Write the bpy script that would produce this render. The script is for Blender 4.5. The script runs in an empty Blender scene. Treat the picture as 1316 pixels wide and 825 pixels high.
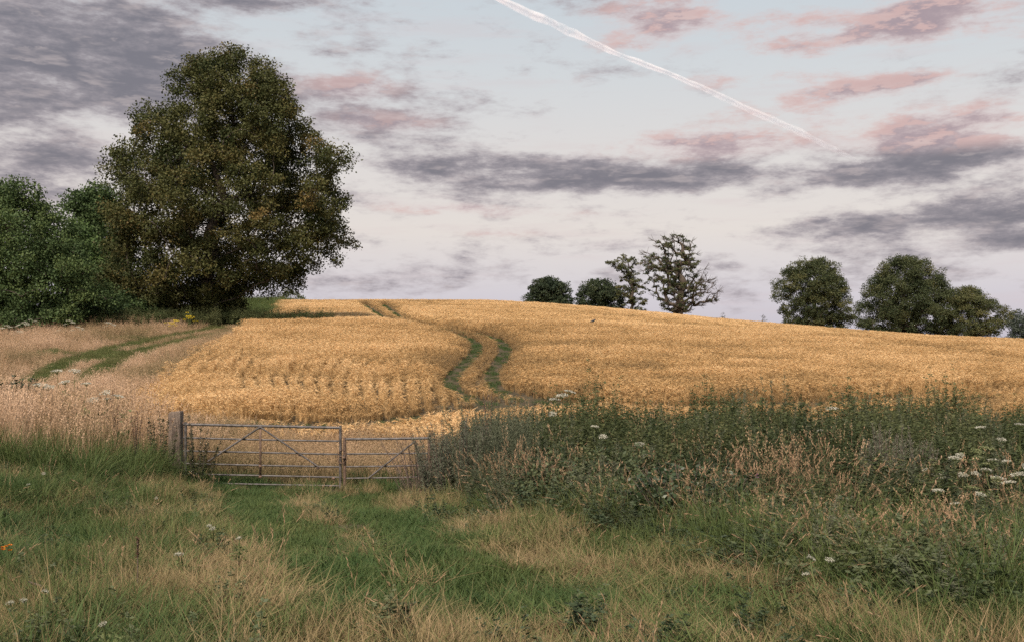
import bpy, math, random
import numpy as np
from mathutils import Vector

random.seed(7)
RNG = np.random.default_rng(11)
scene = bpy.context.scene
COL = scene.collection

# ------------------------------------------------------------------ camera
F, CX, HY, EYE = 1280.0, 658.0, 450.0, 1.65     # focal length in photo pixels, centre column, horizon row, eye height
cam = bpy.data.cameras.new('camera')
cam.sensor_width = 36.0
cam.lens = F / 1316.0 * 36.0
cam.shift_y = (HY - 412.5) / 1316.0
cam.clip_start, cam.clip_end = 0.1, 200000.0
cam_ob = bpy.data.objects.new('camera', cam)
cam_ob.location = (0, 0, EYE)
cam_ob.rotation_euler = (math.radians(90), 0, 0)
COL.objects.link(cam_ob)
scene.camera = cam_ob

# ------------------------------------------------------------------ view / light
vs = scene.view_settings
vs.view_transform = 'Standard'; vs.look = 'None'; vs.exposure = 0.5; vs.gamma = 1.0
vs.use_curve_mapping = False
scene.cycles.use_denoising = False
scene.cycles.max_bounces = 8
scene.cycles.diffuse_bounces = 3
scene.cycles.use_adaptive_sampling = True
scene.cycles.adaptive_threshold = 0.02
scene.cycles.transparent_max_bounces = 12
scene.cycles.sample_clamp_indirect = 6.0

SUN_EL, SUN_AZ = math.radians(47), math.radians(-163)    # azimuth from +Y towards +X: behind the camera, to its left
sdir = Vector((math.sin(SUN_AZ) * math.cos(SUN_EL), math.cos(SUN_AZ) * math.cos(SUN_EL), math.sin(SUN_EL)))
sun = bpy.data.lights.new('sun', 'SUN')
sun.energy = 4.7
sun.angle = math.radians(9)
sun.color = (1.0, 0.86, 0.72)
sun_ob = bpy.data.objects.new('sun', sun)
sun_ob.rotation_euler = (-sdir).to_track_quat('-Z', 'Y').to_euler()
COL.objects.link(sun_ob)

# ------------------------------------------------------------------ node helpers
def lin(r, g, b):
    f = lambda c: c / 12.92 if c <= 0.04045 else ((c + 0.055) / 1.055) ** 2.4
    return (f(r), f(g), f(b), 1.0)

class NB:
    def __init__(self, tree):
        self.t = tree; self.n = tree.nodes; self.l = tree.links
    def node(self, kind, **kw):
        n = self.n.new(kind)
        for k, v in kw.items(): setattr(n, k, v)
        return n
    def put(self, sock, v):
        if hasattr(v, 'is_linked'): self.l.new(v, sock)
        else: sock.default_value = v
    def m(self, op, a, b=None, c=None, clamp=False):
        n = self.node('ShaderNodeMath', operation=op, use_clamp=clamp)
        self.put(n.inputs[0], a)
        if b is not None: self.put(n.inputs[1], b)
        if c is not None: self.put(n.inputs[2], c)
        return n.outputs[0]
    def mix(self, f, a, b, blend='MIX'):
        n = self.node('ShaderNodeMix', data_type='RGBA', blend_type=blend)
        self.put(n.inputs[0], f); self.put(n.inputs[6], a); self.put(n.inputs[7], b)
        return n.outputs[2]
    def smooth(self, v, a, b, lo=0.0, hi=1.0):
        n = self.node('ShaderNodeMapRange', interpolation_type='SMOOTHSTEP')
        self.put(n.inputs[0], v)
        for i, x in enumerate((a, b, lo, hi)): self.put(n.inputs[i + 1], x)
        return n.outputs[0]
    def noise(self, vec, scale, detail=4, rough=0.55, dist=0.0):
        n = self.node('ShaderNodeTexNoise')
        if vec is not None: self.l.new(vec, n.inputs['Vector'])
        n.inputs['Scale'].default_value = scale; n.inputs['Detail'].default_value = detail
        n.inputs['Roughness'].default_value = rough; n.inputs['Distortion'].default_value = dist
        return n.outputs['Fac']

# ------------------------------------------------------------------ world: clear dusk sky, thin veil, cloud banks
def build_world():
    w = bpy.data.worlds.new('World'); scene.world = w; w.use_nodes = True
    t = w.node_tree; t.nodes.clear(); b = NB(t)
    out = b.node('ShaderNodeOutputWorld'); bg = b.node('ShaderNodeBackground')
    sky = b.node('ShaderNodeTexSky', sky_type='NISHITA', sun_disc=False)
    sky.sun_elevation = SUN_EL * 0.35; sky.sun_rotation = SUN_AZ
    sky.air_density = 1.0; sky.dust_density = 2.0; sky.altitude = 60
    nish = b.mix(1.0, sky.outputs[0], (0.12, 0.12, 0.12, 1), 'MULTIPLY')
    tc = b.node('ShaderNodeTexCoord')
    nrm = b.node('ShaderNodeVectorMath', operation='NORMALIZE'); b.l.new(tc.outputs['Generated'], nrm.inputs[0])
    sep = b.node('ShaderNodeSeparateXYZ'); b.l.new(nrm.outputs[0], sep.inputs[0])
    x, y, z = sep.outputs
    A = b.m('ARCTAN2', x, y); E = b.m('ARCSINE', z)
    # veil colour by elevation: lavender at the horizon, cream above it, pale blue higher up
    ramp = b.node('ShaderNodeValToRGB')
    b.l.new(b.m('MULTIPLY', E, 1.0 / 1.5708, clamp=True), ramp.inputs[0])
    cr = ramp.color_ramp
    stops = [(0.0, lin(.79, .77, .83)), (0.035, lin(.84, .81, .85)), (0.075, lin(.915, .868, .84)), (0.125, lin(.895, .865, .845)),
             (0.17, lin(.855, .86, .86)), (0.215, lin(.82, .845, .86)), (0.5, lin(.77, .82, .855)), (1.0, lin(.75, .80, .84))]
    cr.elements[0].position, cr.elements[0].color = stops[0]
    cr.elements[1].position, cr.elements[1].color = stops[-1]
    for p, c in stops[1:-1]:
        e = cr.elements.new(p); e.color = c
    base = b.mix(0.86, nish, ramp.outputs[0])
    # cloud noise on the direction itself, stretched sideways
    def stretched(kz, dz=0.0):
        c = b.node('ShaderNodeCombineXYZ')
        b.l.new(x, c.inputs[0]); b.l.new(y, c.inputs[1])
        b.l.new(b.m('MULTIPLY_ADD', z, kz, dz * kz), c.inputs[2])
        return c.outputs[0]
    v1 = stretched(3.2); v1u = stretched(3.2, 0.010)
    n1 = b.noise(v1, 12.0, 7, 0.66)
    n1u = b.noise(v1u, 12.0, 5, 0.66)
    n2 = b.noise(stretched(4.0), 3.1, 4, 0.5)
    fine = b.noise(stretched(5.0), 26.0, 3, 0.6)
    ae = b.node('ShaderNodeCombineXYZ'); b.l.new(A, ae.inputs[0]); b.l.new(E, ae.inputs[1])
    def blobs(lst):
        tot = 0.0
        for px, py, rx, ry, rot, amp in lst:
            a0 = math.atan2((px - CX) / F, 1); e0 = math.atan2((HY - py) / F, math.hypot(1, (px - CX) / F))
            ma = b.node('ShaderNodeVectorMath', operation='MULTIPLY_ADD'); b.l.new(ae.outputs[0], ma.inputs[0])
            ma.inputs[1].default_value = (F / rx, F / ry, 0); ma.inputs[2].default_value = (-a0 * F / rx, -e0 * F / ry, 0)
            dt = b.node('ShaderNodeVectorMath', operation='DOT_PRODUCT'); b.l.new(ma.outputs[0], dt.inputs[0]); b.l.new(ma.outputs[0], dt.inputs[1])
            tot = b.m('MULTIPLY_ADD', b.m('POWER', 0.36788, dt.outputs['Value']), amp, tot)
        return tot
    grey = blobs([(70, 60, 190, 60, 0, .34), (190, 100, 150, 45, -10, .25), (20, 130, 90, 50, 0, .12), (330, 2, 130, 20, -6, .30), (60, 205, 150, 38, 0, .26),
                  (40, 250, 120, 26, 0, .22), (440, 150, 110, 30, 0, .15),
                  (590, 213, 110, 15, 0, .24), (760, 228, 190, 26, 0, .32), (960, 224, 150, 17, 0, .28), (1110, 228, 70, 15, 0, .26),
                  (1150, 292, 190, 20, 0, .30), (1260, 272, 130, 18, -5, .28), (1230, 318, 160, 12, 0, .18),
                  (1250, 205, 120, 22, 0, .26), (1290, 235, 60, 14, 0, .22), (560, 348, 190, 24, 0, .15), (990, 352, 160, 22, 0, .14)])
    pink = blobs([(1010, 100, 60, 10, 0, .2), (900, 105, 50, 8, 0, .14), (1180, 100, 50, 8, 0, .16), (800, 60, 40, 10, 0, .1), (1290, 45, 40, 10, 0, .18), (640, 300, 60, 6, 0, .1), (865, 30, 95, 26, 6, .25), (1120, 28, 110, 22, -8, .28), (1215, 30, 60, 16, 8, .24), (1045, 62, 80, 14, 4, .24), (1200, 5, 50, 10, 8, .2),
                  (1050, 122, 85, 13, 5, .26), (1130, 108, 60, 9, 5, .18), (900, 188, 100, 20, 2, .34), (1225, 168, 110, 24, 0, .36),
                  (690, 112, 60, 14, 0, .10), (560, 268, 70, 7, 4, .22), (430, 112, 80, 22, 0, .16), (480, 155, 80, 14, 0, .18), (700, 275, 70, 7, 0, .12),
                  (970, 145, 60, 9, 0, .16), (1070, 155, 50, 7, 0, .15), (180, 118, 90, 20, 0, .10), (770, 190, 60, 10, 0, .12)])
    cov = b.m('ADD', grey, pink)
    n1 = b.m('MULTIPLY_ADD', n1, 1.32, -.16); n1u = b.m('MULTIPLY_ADD', n1u, 1.32, -.16)
    d0 = b.m('ADD', b.m('ADD', n1, cov), b.m('MULTIPLY_ADD', n2, 0.35, -0.175))
    d0u = b.m('ADD', b.m('ADD', n1u, cov), b.m('MULTIPLY_ADD', n2, 0.35, -0.175))
    dens = b.smooth(d0, 0.50, 0.84)
    edge = b.smooth(b.m('SUBTRACT', d0, d0u), -0.02, 0.10)
    pk = b.m('DIVIDE', pink, b.m('ADD', cov, 0.05), clamp=True)
    dark = b.mix(b.smooth(d0, 0.62, 1.0), lin(.68, .645, .665), lin(.455, .448, .49))
    rosy = b.mix(b.smooth(d0, 0.60, 0.95), lin(.85, .77, .765), lin(.655, .585, .615))
    rosy = b.mix(b.m('MULTIPLY', edge, 0.75), rosy, lin(.85, .715, .695))
    cc = b.mix(b.smooth(pk, 0.15, 0.75), dark, rosy)
    cc = b.mix(b.m('MULTIPLY', b.m('MULTIPLY', edge, b.smooth(fine, .45, .7)), 0.35), cc, lin(.86, .80, .79))
    low = b.smooth(E, 0.0, 0.045)
    fac = b.m('MULTIPLY', b.m('MULTIPLY', dens, 0.93), b.m('MULTIPLY_ADD', low, 0.6, 0.4))
    # thin streaks in the clear part
    wisp = b.smooth(b.m('ADD', b.noise(stretched(9.0), 7.0, 4, 0.6), 0.0), 0.50, 0.72)
    base = b.mix(b.m('MULTIPLY', wisp, 0.22), base, lin(.83, .755, .765))
    col = b.mix(fac, base, cc)
    b.l.new(col, bg.inputs[0]); bg.inputs[1].default_value = 0.715
    w.cycles.sampling_method = 'MANUAL'; w.cycles.sample_map_resolution = 512
    b.l.new(bg.outputs[0], out.inputs[0])
build_world()

# ------------------------------------------------------------------ maths helpers
def sstep(x, a, b):
    t = np.clip((x - a) / (b - a), 0, 1)
    return t * t * (3 - 2 * t)

def vnoise(x, y, seed=0):
    x = np.asarray(x, float); y = np.asarray(y, float)
    xi, yi = np.floor(x).astype(np.int64), np.floor(y).astype(np.int64)
    fx, fy = x - xi, y - yi
    fx, fy = fx * fx * (3 - 2 * fx), fy * fy * (3 - 2 * fy)
    def h(i, j):
        n = (i * 374761393 + j * 668265263 + seed * 974711) & 0x7fffffff
        n = ((n ^ (n >> 13)) * 1274126177) & 0x7fffffff
        return ((n ^ (n >> 16)) & 0xffff) / 65535.0
    a, b_, c, d = h(xi, yi), h(xi + 1, yi), h(xi, yi + 1), h(xi + 1, yi + 1)
    return (a * (1 - fx) + b_ * fx) * (1 - fy) + (c * (1 - fx) + d * fx) * fy

def fbm(x, y, seed=0, oct=4):
    s, a, t = 0, 0.5, 0
    for k in range(oct):
        s = s + a * vnoise(x * 2 ** k, y * 2 ** k, seed + k); t += a; a *= 0.5
    return s / t

# ------------------------------------------------------------------ terrain
_py = np.array([-200, -20, 0, 5.6, 12, 18.8, 24, 30, 37, 45, 57, 66, 75, 85, 95, 105, 115, 125, 135, 145, 152, 162, 180, 220, 300, 600, 1500, 9000.])
_pz = np.array([1.5, -1.2, -1.55, -1.65, -2.15, -2.68, -2.62, -2.2, -1.6, -0.8, 0.45, 1.39, 1.76, 2.22, 2.94, 3.73, 4.56, 5.35, 6.1, 6.66, 6.98, 7.0, 6.6, 4.6, -2, -14, -30, -60.])
_dx = np.array([-400, -24, -4, 5, 16, 28, 40, 52, 63.5, 77, 110, 200, 600, 9000])
_dz = np.array([-2, 0, 0, -.5, -1.4, -2.6, -3.6, -4.55, -5.3, -5.9, -7.0, -9, -14, -20.])
_ty = np.linspace(-200, 700, 9001); _tz = np.interp(_ty, _py, _pz)
_k = np.exp(-np.linspace(-2.5, 2.5, 51) ** 2); _k /= _k.sum()
_tzs = np.convolve(np.pad(_tz, 25, mode='edge'), _k, 'valid')
_tx = np.linspace(-400, 600, 2001); _tdz = np.interp(_tx, _dx, _dz)
_k2 = np.exp(-np.linspace(-2.5, 2.5, 31) ** 2); _k2 /= _k2.sum()
_tdzs = np.convolve(np.pad(_tdz, 15, mode='edge'), _k2, 'valid')

def ground(x, y):
    x = np.asarray(x, float); y = np.asarray(y, float)
    p = np.where(y < 690, np.interp(y, _ty, _tzs), np.interp(y, _py, _pz))
    d = np.where(np.abs(x - 100) < 490, np.interp(x, _tx, _tdzs), np.interp(x, _dx, _dz))
    z = p + d * np.interp(y, [30, 38, 45, 66, 100, 130, 150], [0, .07, .17, .42, .82, .95, 1])
    z = z + 0.55 * sstep(-x, 4.2, 8.0) * sstep(y, 6, 13) * (1 - sstep(y, 22, 40))        # bank by the gate post
    z = z + 0.25 * sstep(x, 0.5, 4) * sstep(y, 9, 13) * (1 - sstep(y, 17, 24))           # bank under the nettles
    z = z + (fbm(x * 0.55, y * 0.55, 3, 3) - 0.5) * 0.16 * (1 - sstep(y, 20, 40)) + (fbm(x * 0.07, y * 0.07, 9, 3) - 0.5) * 0.18 * sstep(y, 30, 60) * (1 - sstep(y, 150, 170))
    return z + EYE

def hit(px, py, h=0.0):
    """Where the sight line of a photo pixel meets the terrain raised by h."""
    Y = np.concatenate([np.arange(4, 60, 0.05), np.arange(60, 160, 0.2)])
    X = (px - CX) / F * Y; Z = EYE + (HY - py) / F * Y
    gap = Z - ground(X, Y) - h
    i = int(np.argmax(gap <= 0)) if (gap <= 0).any() else int(np.argmin(gap + (Y < 100) * 9))
    return float(X[i]), float(Y[i])

def at_depth(px, Y):
    return (px - CX) / F * Y

# ------------------------------------------------------------------ mesh builder
class MB:
    def __init__(self):
        self.V = []; self.F = []; self.C = []; self.n = 0; self.A = []
    def add(self, V, Fc, a=None):
        V = np.asarray(V, float).reshape(-1, 3); Fc = np.asarray(Fc, np.int64)
        self.V.append(V); self.F.append((Fc + self.n).ravel()); self.C.append(np.full(len(Fc), Fc.shape[1]))
        if a is None: a = np.zeros(len(V))
        self.A.append(np.broadcast_to(np.asarray(a, float), (len(V),)))
        self.n += len(V)
    def mesh(self, name, mat, smooth=False):
        me = bpy.data.meshes.new(name)
        V = np.concatenate(self.V); Fl = np.concatenate(self.F); C = np.concatenate(self.C)
        me.vertices.add(len(V)); me.vertices.foreach_set('co', V.ravel().astype(np.float32))
        me.loops.add(len(Fl)); me.loops.foreach_set('vertex_index', Fl.astype(np.int32))
        me.polygons.add(len(C))
        st = np.concatenate([[0], np.cumsum(C)[:-1]])
        me.polygons.foreach_set('loop_start', st.astype(np.int32)); me.polygons.foreach_set('loop_total', C.astype(np.int32))
        if smooth: me.polygons.foreach_set('use_smooth', np.ones(len(C), bool))
        at = me.attributes.new('tint', 'FLOAT', 'POINT'); at.data.foreach_set('value', np.concatenate(self.A).astype(np.float32))
        me.update(calc_edges=True)
        if mat: me.materials.append(mat)
        return me
    def obj(self, name, mat, parent=None, smooth=False, loc=None, link=True):
        o = bpy.data.objects.new(name, self.mesh(name, mat, smooth))
        if link: COL.objects.link(o)
        if parent is not None: o.parent = parent
        if loc is not None: o.location = loc
        return o

def tube(mb, P, R, n=6, tint=0.0, cap=True):
    P = np.asarray(P, float); R = np.broadcast_to(np.asarray(R, float), (len(P),))
    T = np.gradient(P, axis=0); T /= np.linalg.norm(T, axis=1)[:, None] + 1e-9
    ref = np.array([0.31, 0.17, 0.93]) if abs(T[0, 2]) < 0.8 else np.array([0.9, 0.4, 0.1])
    U = np.cross(T, ref); U /= np.linalg.norm(U, axis=1)[:, None] + 1e-9
    W = np.cross(T, U)
    a = np.linspace(0, 2 * np.pi, n, endpoint=False)
    V = P[:, None, :] + R[:, None, None] * (np.cos(a)[None, :, None] * U[:, None, :] + np.sin(a)[None, :, None] * W[:, None, :])
    m = len(P)
    i = np.arange(m - 1)[:, None] * n; j = np.arange(n)[None, :]; k = (j + 1) % n
    Fc = np.stack([i + j, i + k, i + n + k, i + n + j], -1).reshape(-1, 4)
    mb.add(V.reshape(-1, 3), Fc, tint)
    if cap:
        c0 = np.arange(n)[::-1][None, :]
        mb.add(V[0], c0, tint); mb.add(V[-1], np.arange(n)[None, :], tint)

def box(mb, c, s, tint=0.0, bev=0.0):
    x, y, z = s[0] / 2, s[1] / 2, s[2] / 2
    V = np.array([[-x, -y, -z], [x, -y, -z], [x, y, -z], [-x, y, -z], [-x, -y, z], [x, -y, z], [x, y, z], [-x, y, z]]) + np.array(c)
    mb.add(V, [[0, 3, 2, 1], [4, 5, 6, 7], [0, 1, 5, 4], [1, 2, 6, 5], [2, 3, 7, 6], [3, 0, 4, 7]], tint)

def empty(name, loc):
    o = bpy.data.objects.new(name, None); o.location = loc; o.empty_display_size = 0.2; COL.objects.link(o); return o

def tag(o, label=None, cat=None, group=None, kind=None):
    if label: o['label'] = label
    if cat: o['category'] = cat
    if group: o['group'] = group
    if kind: o['kind'] = kind
    return o

# ------------------------------------------------------------------ materials
def leaf_mat(name, ca, cb, cc=None, trans=0.25, rough=0.65, inst=False, spec=0.2, vary=0.25):
    """Thin plant matter: colour runs from ca to cb (to cc) with the stored tint; light passes through a little."""
    m = bpy.data.materials.new(name); m.use_nodes = True
    t = m.node_tree; t.nodes.clear(); b = NB(t)
    out = b.node('ShaderNodeOutputMaterial')
    at = b.node('ShaderNodeAttribute', attribute_type='GEOMETRY', attribute_name='tint')
    f = at.outputs['Fac']
    if inst:
        ai = b.node('ShaderNodeAttribute', attribute_type='INSTANCER', attribute_name='itint')
        f = b.m('ADD', b.m('MULTIPLY', f, vary), ai.outputs['Fac'], clamp=True)
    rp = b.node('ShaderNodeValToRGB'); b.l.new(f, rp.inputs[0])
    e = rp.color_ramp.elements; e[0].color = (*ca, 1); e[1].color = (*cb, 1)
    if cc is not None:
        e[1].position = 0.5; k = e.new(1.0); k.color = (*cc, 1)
    p = b.node('ShaderNodeBsdfPrincipled')
    b.l.new(rp.outputs[0], p.inputs['Base Color']); p.inputs['Roughness'].default_value = rough
    p.inputs['Specular IOR Level'].default_value = spec
    tr = b.node('ShaderNodeBsdfTranslucent'); b.l.new(rp.outputs[0], tr.inputs[0])
    mx = b.node('ShaderNodeMixShader'); mx.inputs[0].default_value = trans
    b.l.new(p.outputs[0], mx.inputs[1]); b.l.new(tr.outputs[0], mx.inputs[2]); b.l.new(mx.outputs[0], out.inputs[0])
    return m

def solid_mat(name, ca, cb, scale=8.0, rough=0.8, metal=0.0, bump=0.2, stretch=(1, 1, 1), detail=6):
    m = bpy.data.materials.new(name); m.use_nodes = True
    t = m.node_tree; b = NB(t); p = t.nodes['Principled BSDF']
    tc = b.node('ShaderNodeTexCoord'); mp = b.node('ShaderNodeMapping'); b.l.new(tc.outputs['Object'], mp.inputs[0])
    mp.inputs['Scale'].default_value = stretch
    n = b.noise(mp.outputs[0], scale, detail, 0.65)
    c = b.mix(b.smooth(n, 0.33, 0.67), (*ca, 1), (*cb, 1))
    b.l.new(c, p.inputs['Base Color']); p.inputs['Roughness'].default_value = rough; p.inputs['Metallic'].default_value = metal
    bp = b.node('ShaderNodeBump'); bp.inputs['Strength'].default_value = bump; bp.inputs['Distance'].default_value = 0.05
    b.l.new(n, bp.inputs['Height']); b.l.new(bp.outputs[0], p.inputs['Normal'])
    return m

def ground_mat():
    m = bpy.data.materials.new('ground'); m.use_nodes = True
    t = m.node_tree; b = NB(t); p = t.nodes['Principled BSDF']
    at = b.node('ShaderNodeAttribute', attribute_name='tint')
    tc = b.node('ShaderNodeTexCoord')
    n1 = b.noise(tc.outputs['Object'], 3.0, 8, 0.7); n2 = b.noise(tc.outputs['Object'], 0.35, 4, 0.6)
    turf = b.mix(b.smooth(n1, .35, .65), (.035, .05, .018, 1), (.075, .075, .032, 1))
    turf = b.mix(b.smooth(n2, .4, .7), turf, (.10, .085, .045, 1))
    soil = b.mix(b.smooth(n1, .35, .65), (.045, .036, .024, 1), (.085, .066, .042, 1))
    stubble = b.mix(b.smooth(n1, .3, .7), (.10, .12, .05, 1), (.19, .17, .08, 1))
    c = b.mix(b.smooth(at.outputs['Fac'], 0.25, 0.5), turf, soil)
    c = b.mix(b.smooth(at.outputs['Fac'], 1.4, 1.6), c, stubble)
    b.l.new(c, p.inputs['Base Color']); p.inputs['Roughness'].default_value = 0.95; p.inputs['Specular IOR Level'].default_value = 0.1
    bp = b.node('ShaderNodeBump'); bp.inputs['Distance'].default_value = 0.06; bp.inputs['Strength'].default_value = 0.6
    b.l.new(n1, bp.inputs['Height']); b.l.new(bp.outputs[0], p.inputs['Normal'])
    return m

M = {}
M['ground'] = ground_mat()
M['bark'] = solid_mat('bark', (.035, .028, .022), (.085, .066, .050), 6, .95, 0, .9, (3, 3, .8))
M['bark_grey'] = solid_mat('bark_grey', (.055, .047, .042), (.13, .11, .095), 6, .95, 0, .9, (3, 3, .8))
M['oak_leaf'] = leaf_mat('oak_leaf', (.030, .042, .014), (.070, .072, .023), (.145, .100, .035), .22)
M['dark_leaf'] = leaf_mat('dark_leaf', (.030, .054, .021), (.062, .096, .034), (.125, .160, .052), .22)
M['mid_leaf'] = leaf_mat('mid_leaf', (.040, .070, .026), (.070, .115, .038), (.120, .170, .050), .25)
M['far_leaf'] = leaf_mat('far_leaf', (.026, .040, .018), (.060, .072, .031), (.120, .115, .044), .2)
M['bush_leaf'] = leaf_mat('bush_leaf', (.018, .030, .018), (.035, .050, .026), (.060, .072, .034), .2)
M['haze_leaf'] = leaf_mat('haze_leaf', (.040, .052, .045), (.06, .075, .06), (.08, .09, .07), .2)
M['steel'] = solid_mat('galvanised_steel', (.040, .035, .033), (.115, .105, .104), 9, .6, .2, .15, (1, 1, 1))
M['rusty'] = solid_mat('rusty_steel', (.06, .038, .028), (.17, .11, .08), 14, .8, .2, .3)
M['timber'] = solid_mat('weathered_timber', (.075, .055, .043), (.20, .155, .125), 5, .9, 0, .9, (7, 7, .7), 10)
M['feather'] = solid_mat('black_feather', (.012, .012, .014), (.03, .03, .034), 20, .6, 0, .1)

# ------------------------------------------------------------------ polylines in the field, read off the photograph
def chain(px, h, step=0.4, smooth_n=5):
    P = np.array([hit(a, b, h) for a, b in px])
    seg = np.r_[0, np.cumsum(np.linalg.norm(np.diff(P, axis=0), axis=1))]
    n = max(8, int(seg[-1] / step))
    s = np.linspace(0, seg[-1], n)
    Q = np.stack([np.interp(s, seg, P[:, 0]), np.interp(s, seg, P[:, 1])], 1)
    for _ in range(smooth_n):
        k = max(1, int(2.0 / step))
        ker = np.ones(2 * k + 1) / (2 * k + 1)
        Q = np.stack([np.convolve(np.pad(Q[:, i], k, mode='reflect', reflect_type='odd'), ker, 'valid') for i in (0, 1)], 1)
    return Q

def dist_to(Q, X, Y):
    """Distance from points to a dense polyline, in bins along a coarse grid to stay light."""
    out = np.full(len(X), 1e3)
    lo, hi = Q.min(0) - 1.5, Q.max(0) + 1.5
    idx = np.where((X > lo[0]) & (X < hi[0]) & (Y > lo[1]) & (Y < hi[1]))[0]
    if len(idx) == 0: return out
    A, B = Q[:-1], Q[1:]
    D = B - A; L2 = (D ** 2).sum(1) + 1e-9
    for c in range(0, len(idx), 20000):
        ii = idx[c:c + 20000]
        P = np.stack([X[ii], Y[ii]], 1)
        best = np.full(len(ii), 1e3)
        for k in range(len(A)):
            w = P - A[k]
            tt = np.clip((w @ D[k]) / L2[k], 0, 1)
            dd = np.hypot(w[:, 0] - tt * D[k, 0], w[:, 1] - tt * D[k, 1])
            best = np.minimum(best, dd)
        out[ii] = best
    return out

TRAM = [
    (chain([(466, 387), (482, 396), (500, 407), (545, 413), (585, 419), (608, 424), (617, 434), (608, 447), (590, 459), (576, 470), (573, 480), (584, 491), (606, 500), (640, 506), (700, 511), (800, 514), (930, 513), (1100, 508), (1330, 497)], .6), .37),
    (chain([(491, 387), (506, 397), (523, 407), (565, 412), (610, 417), (640, 424), (653, 434), (648, 446), (634, 459), (626, 470), (629, 481), (648, 493), (675, 501), (720, 505), (800, 507), (930, 505), (1330, 487)], .6), .37),
    (chain([(215, 521), (300, 523), (400, 522), (500, 517), (580, 512), (640, 506)], .6), .42),
    (chain([(215, 531), (320, 534), (420, 532), (500, 527), (580, 521), (700, 513)], .6), .42),
    (chain([(715, 393), (760, 400), (810, 406), (850, 411)], .6), .34),
    (chain([(735, 393), (775, 399), (825, 405), (870, 411)], .6), .34),
    (chain([(1080, 428), (1140, 436), (1230, 447), (1330, 458)], .6), .3),
]
# the field's margin on the side of the oak
EDGE = chain([(140, 540), (165, 520), (190, 497), (215, 470), (260, 445), (300, 428), (338, 408), (352, 398), (352, 388)], .5, smooth_n=3)
_eo = np.argsort(EDGE[:, 1])
_ey, _ex = EDGE[_eo, 1], EDGE[_eo, 0]
def edge_x(Y): return np.interp(Y, _ey, _ex)
def near_y(X): return np.interp(X, [-12, -8, -4, -1, 3, 8, 14, 30], [23.2, 23.0, 24.6, 23.6, 21.5, 20.8, 21.0, 22.0])   # where the crop starts
def in_field(X, Y):
    e = edge_x(Y) + (fbm(X * .8, Y * .8, 21, 2) - .5) * 1.2
    return (X > e) & (Y > near_y(X) + (fbm(X * .9, Y * .9, 22, 2) - .5) * 1.0) & (Y < 175)

# ------------------------------------------------------------------ ground sheet
BARE = [(*hit(452, 677), .42), (*hit(392, 636), .40), (*hit(425, 632), .30), (*hit(470, 700), .2)]
def bare(X, Y):
    b_ = np.zeros(np.shape(X))
    for bx, by, br in BARE: b_ = np.maximum(b_, 1 - sstep(np.hypot((X - bx), (Y - by) * .8) + .25 * (fbm(X * 4, Y * 4, 99, 2) - .5), br * .5, br))
    return b_
def build_ground():
    ys = np.unique(np.r_[np.arange(-40, 2, 4), np.arange(2, 30, .3), np.arange(30, 90, .8), np.arange(90, 190, 1.6), np.arange(190, 320, 8), np.geomspace(320, 9000, 26)])
    xs = np.unique(np.r_[-np.geomspace(60, 8000, 22), np.arange(-60, -16, 1.2), np.arange(-16, 16, .35), np.arange(16, 130, 1.5), np.geomspace(130, 8000, 22)])
    X, Y = np.meshgrid(xs, ys)
    Z = ground(X, Y)
    mask = in_field(X.ravel(), Y.ravel()).astype(float)
    mask = np.where(Y.ravel() > 185, 2.0, np.maximum(mask, bare(X.ravel(), Y.ravel())))
    n, m_ = X.shape
    i = np.arange(n - 1)[:, None] * m_; j = np.arange(m_ - 1)[None, :]
    Fc = np.stack([i + j, i + j + 1, i + m_ + j + 1, i + m_ + j], -1).reshape(-1, 4)
    mb = MB(); mb.add(np.stack([X.ravel(), Y.ravel(), Z.ravel()], 1), Fc, mask)
    o = mb.obj('ground', M['ground'], smooth=True)
    tag(o, 'rolling farmland ground of turf and field soil', kind='structure')
build_ground()

# ------------------------------------------------------------------ scatter: one geometry-nodes group for all uncountable growth
def scatter_group(coll):
    g = bpy.data.node_groups.new('scatter_' + coll.name, 'GeometryNodeTree')
    g.interface.new_socket('Geometry', in_out='INPUT', socket_type='NodeSocketGeometry')
    g.interface.new_socket('Geometry', in_out='OUTPUT', socket_type='NodeSocketGeometry')
    N, L = g.nodes, g.links
    gi, go = N.new('NodeGroupInput'), N.new('NodeGroupOutput')
    iop = N.new('GeometryNodeInstanceOnPoints'); ci = N.new('GeometryNodeCollectionInfo')
    ci.inputs['Collection'].default_value = coll
    ci.inputs['Separate Children'].default_value = True; ci.inputs['Reset Children'].default_value = True
    def attr(nm, ty):
        a = N.new('GeometryNodeInputNamedAttribute'); a.data_type = ty; a.inputs['Name'].default_value = nm
        return a.outputs['Attribute']
    e2r = N.new('FunctionNodeEulerToRotation'); L.new(attr('rot', 'FLOAT_VECTOR'), e2r.inputs[0])
    L.new(gi.outputs[0], iop.inputs['Points']); L.new(ci.outputs[0], iop.inputs['Instance'])
    iop.inputs['Pick Instance'].default_value = True
    L.new(attr('vid', 'INT'), iop.inputs['Instance Index'])
    L.new(e2r.outputs[0], iop.inputs['Rotation']); L.new(attr('scl', 'FLOAT_VECTOR'), iop.inputs['Scale'])
    L.new(iop.outputs[0], go.inputs[0])
    return g

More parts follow.
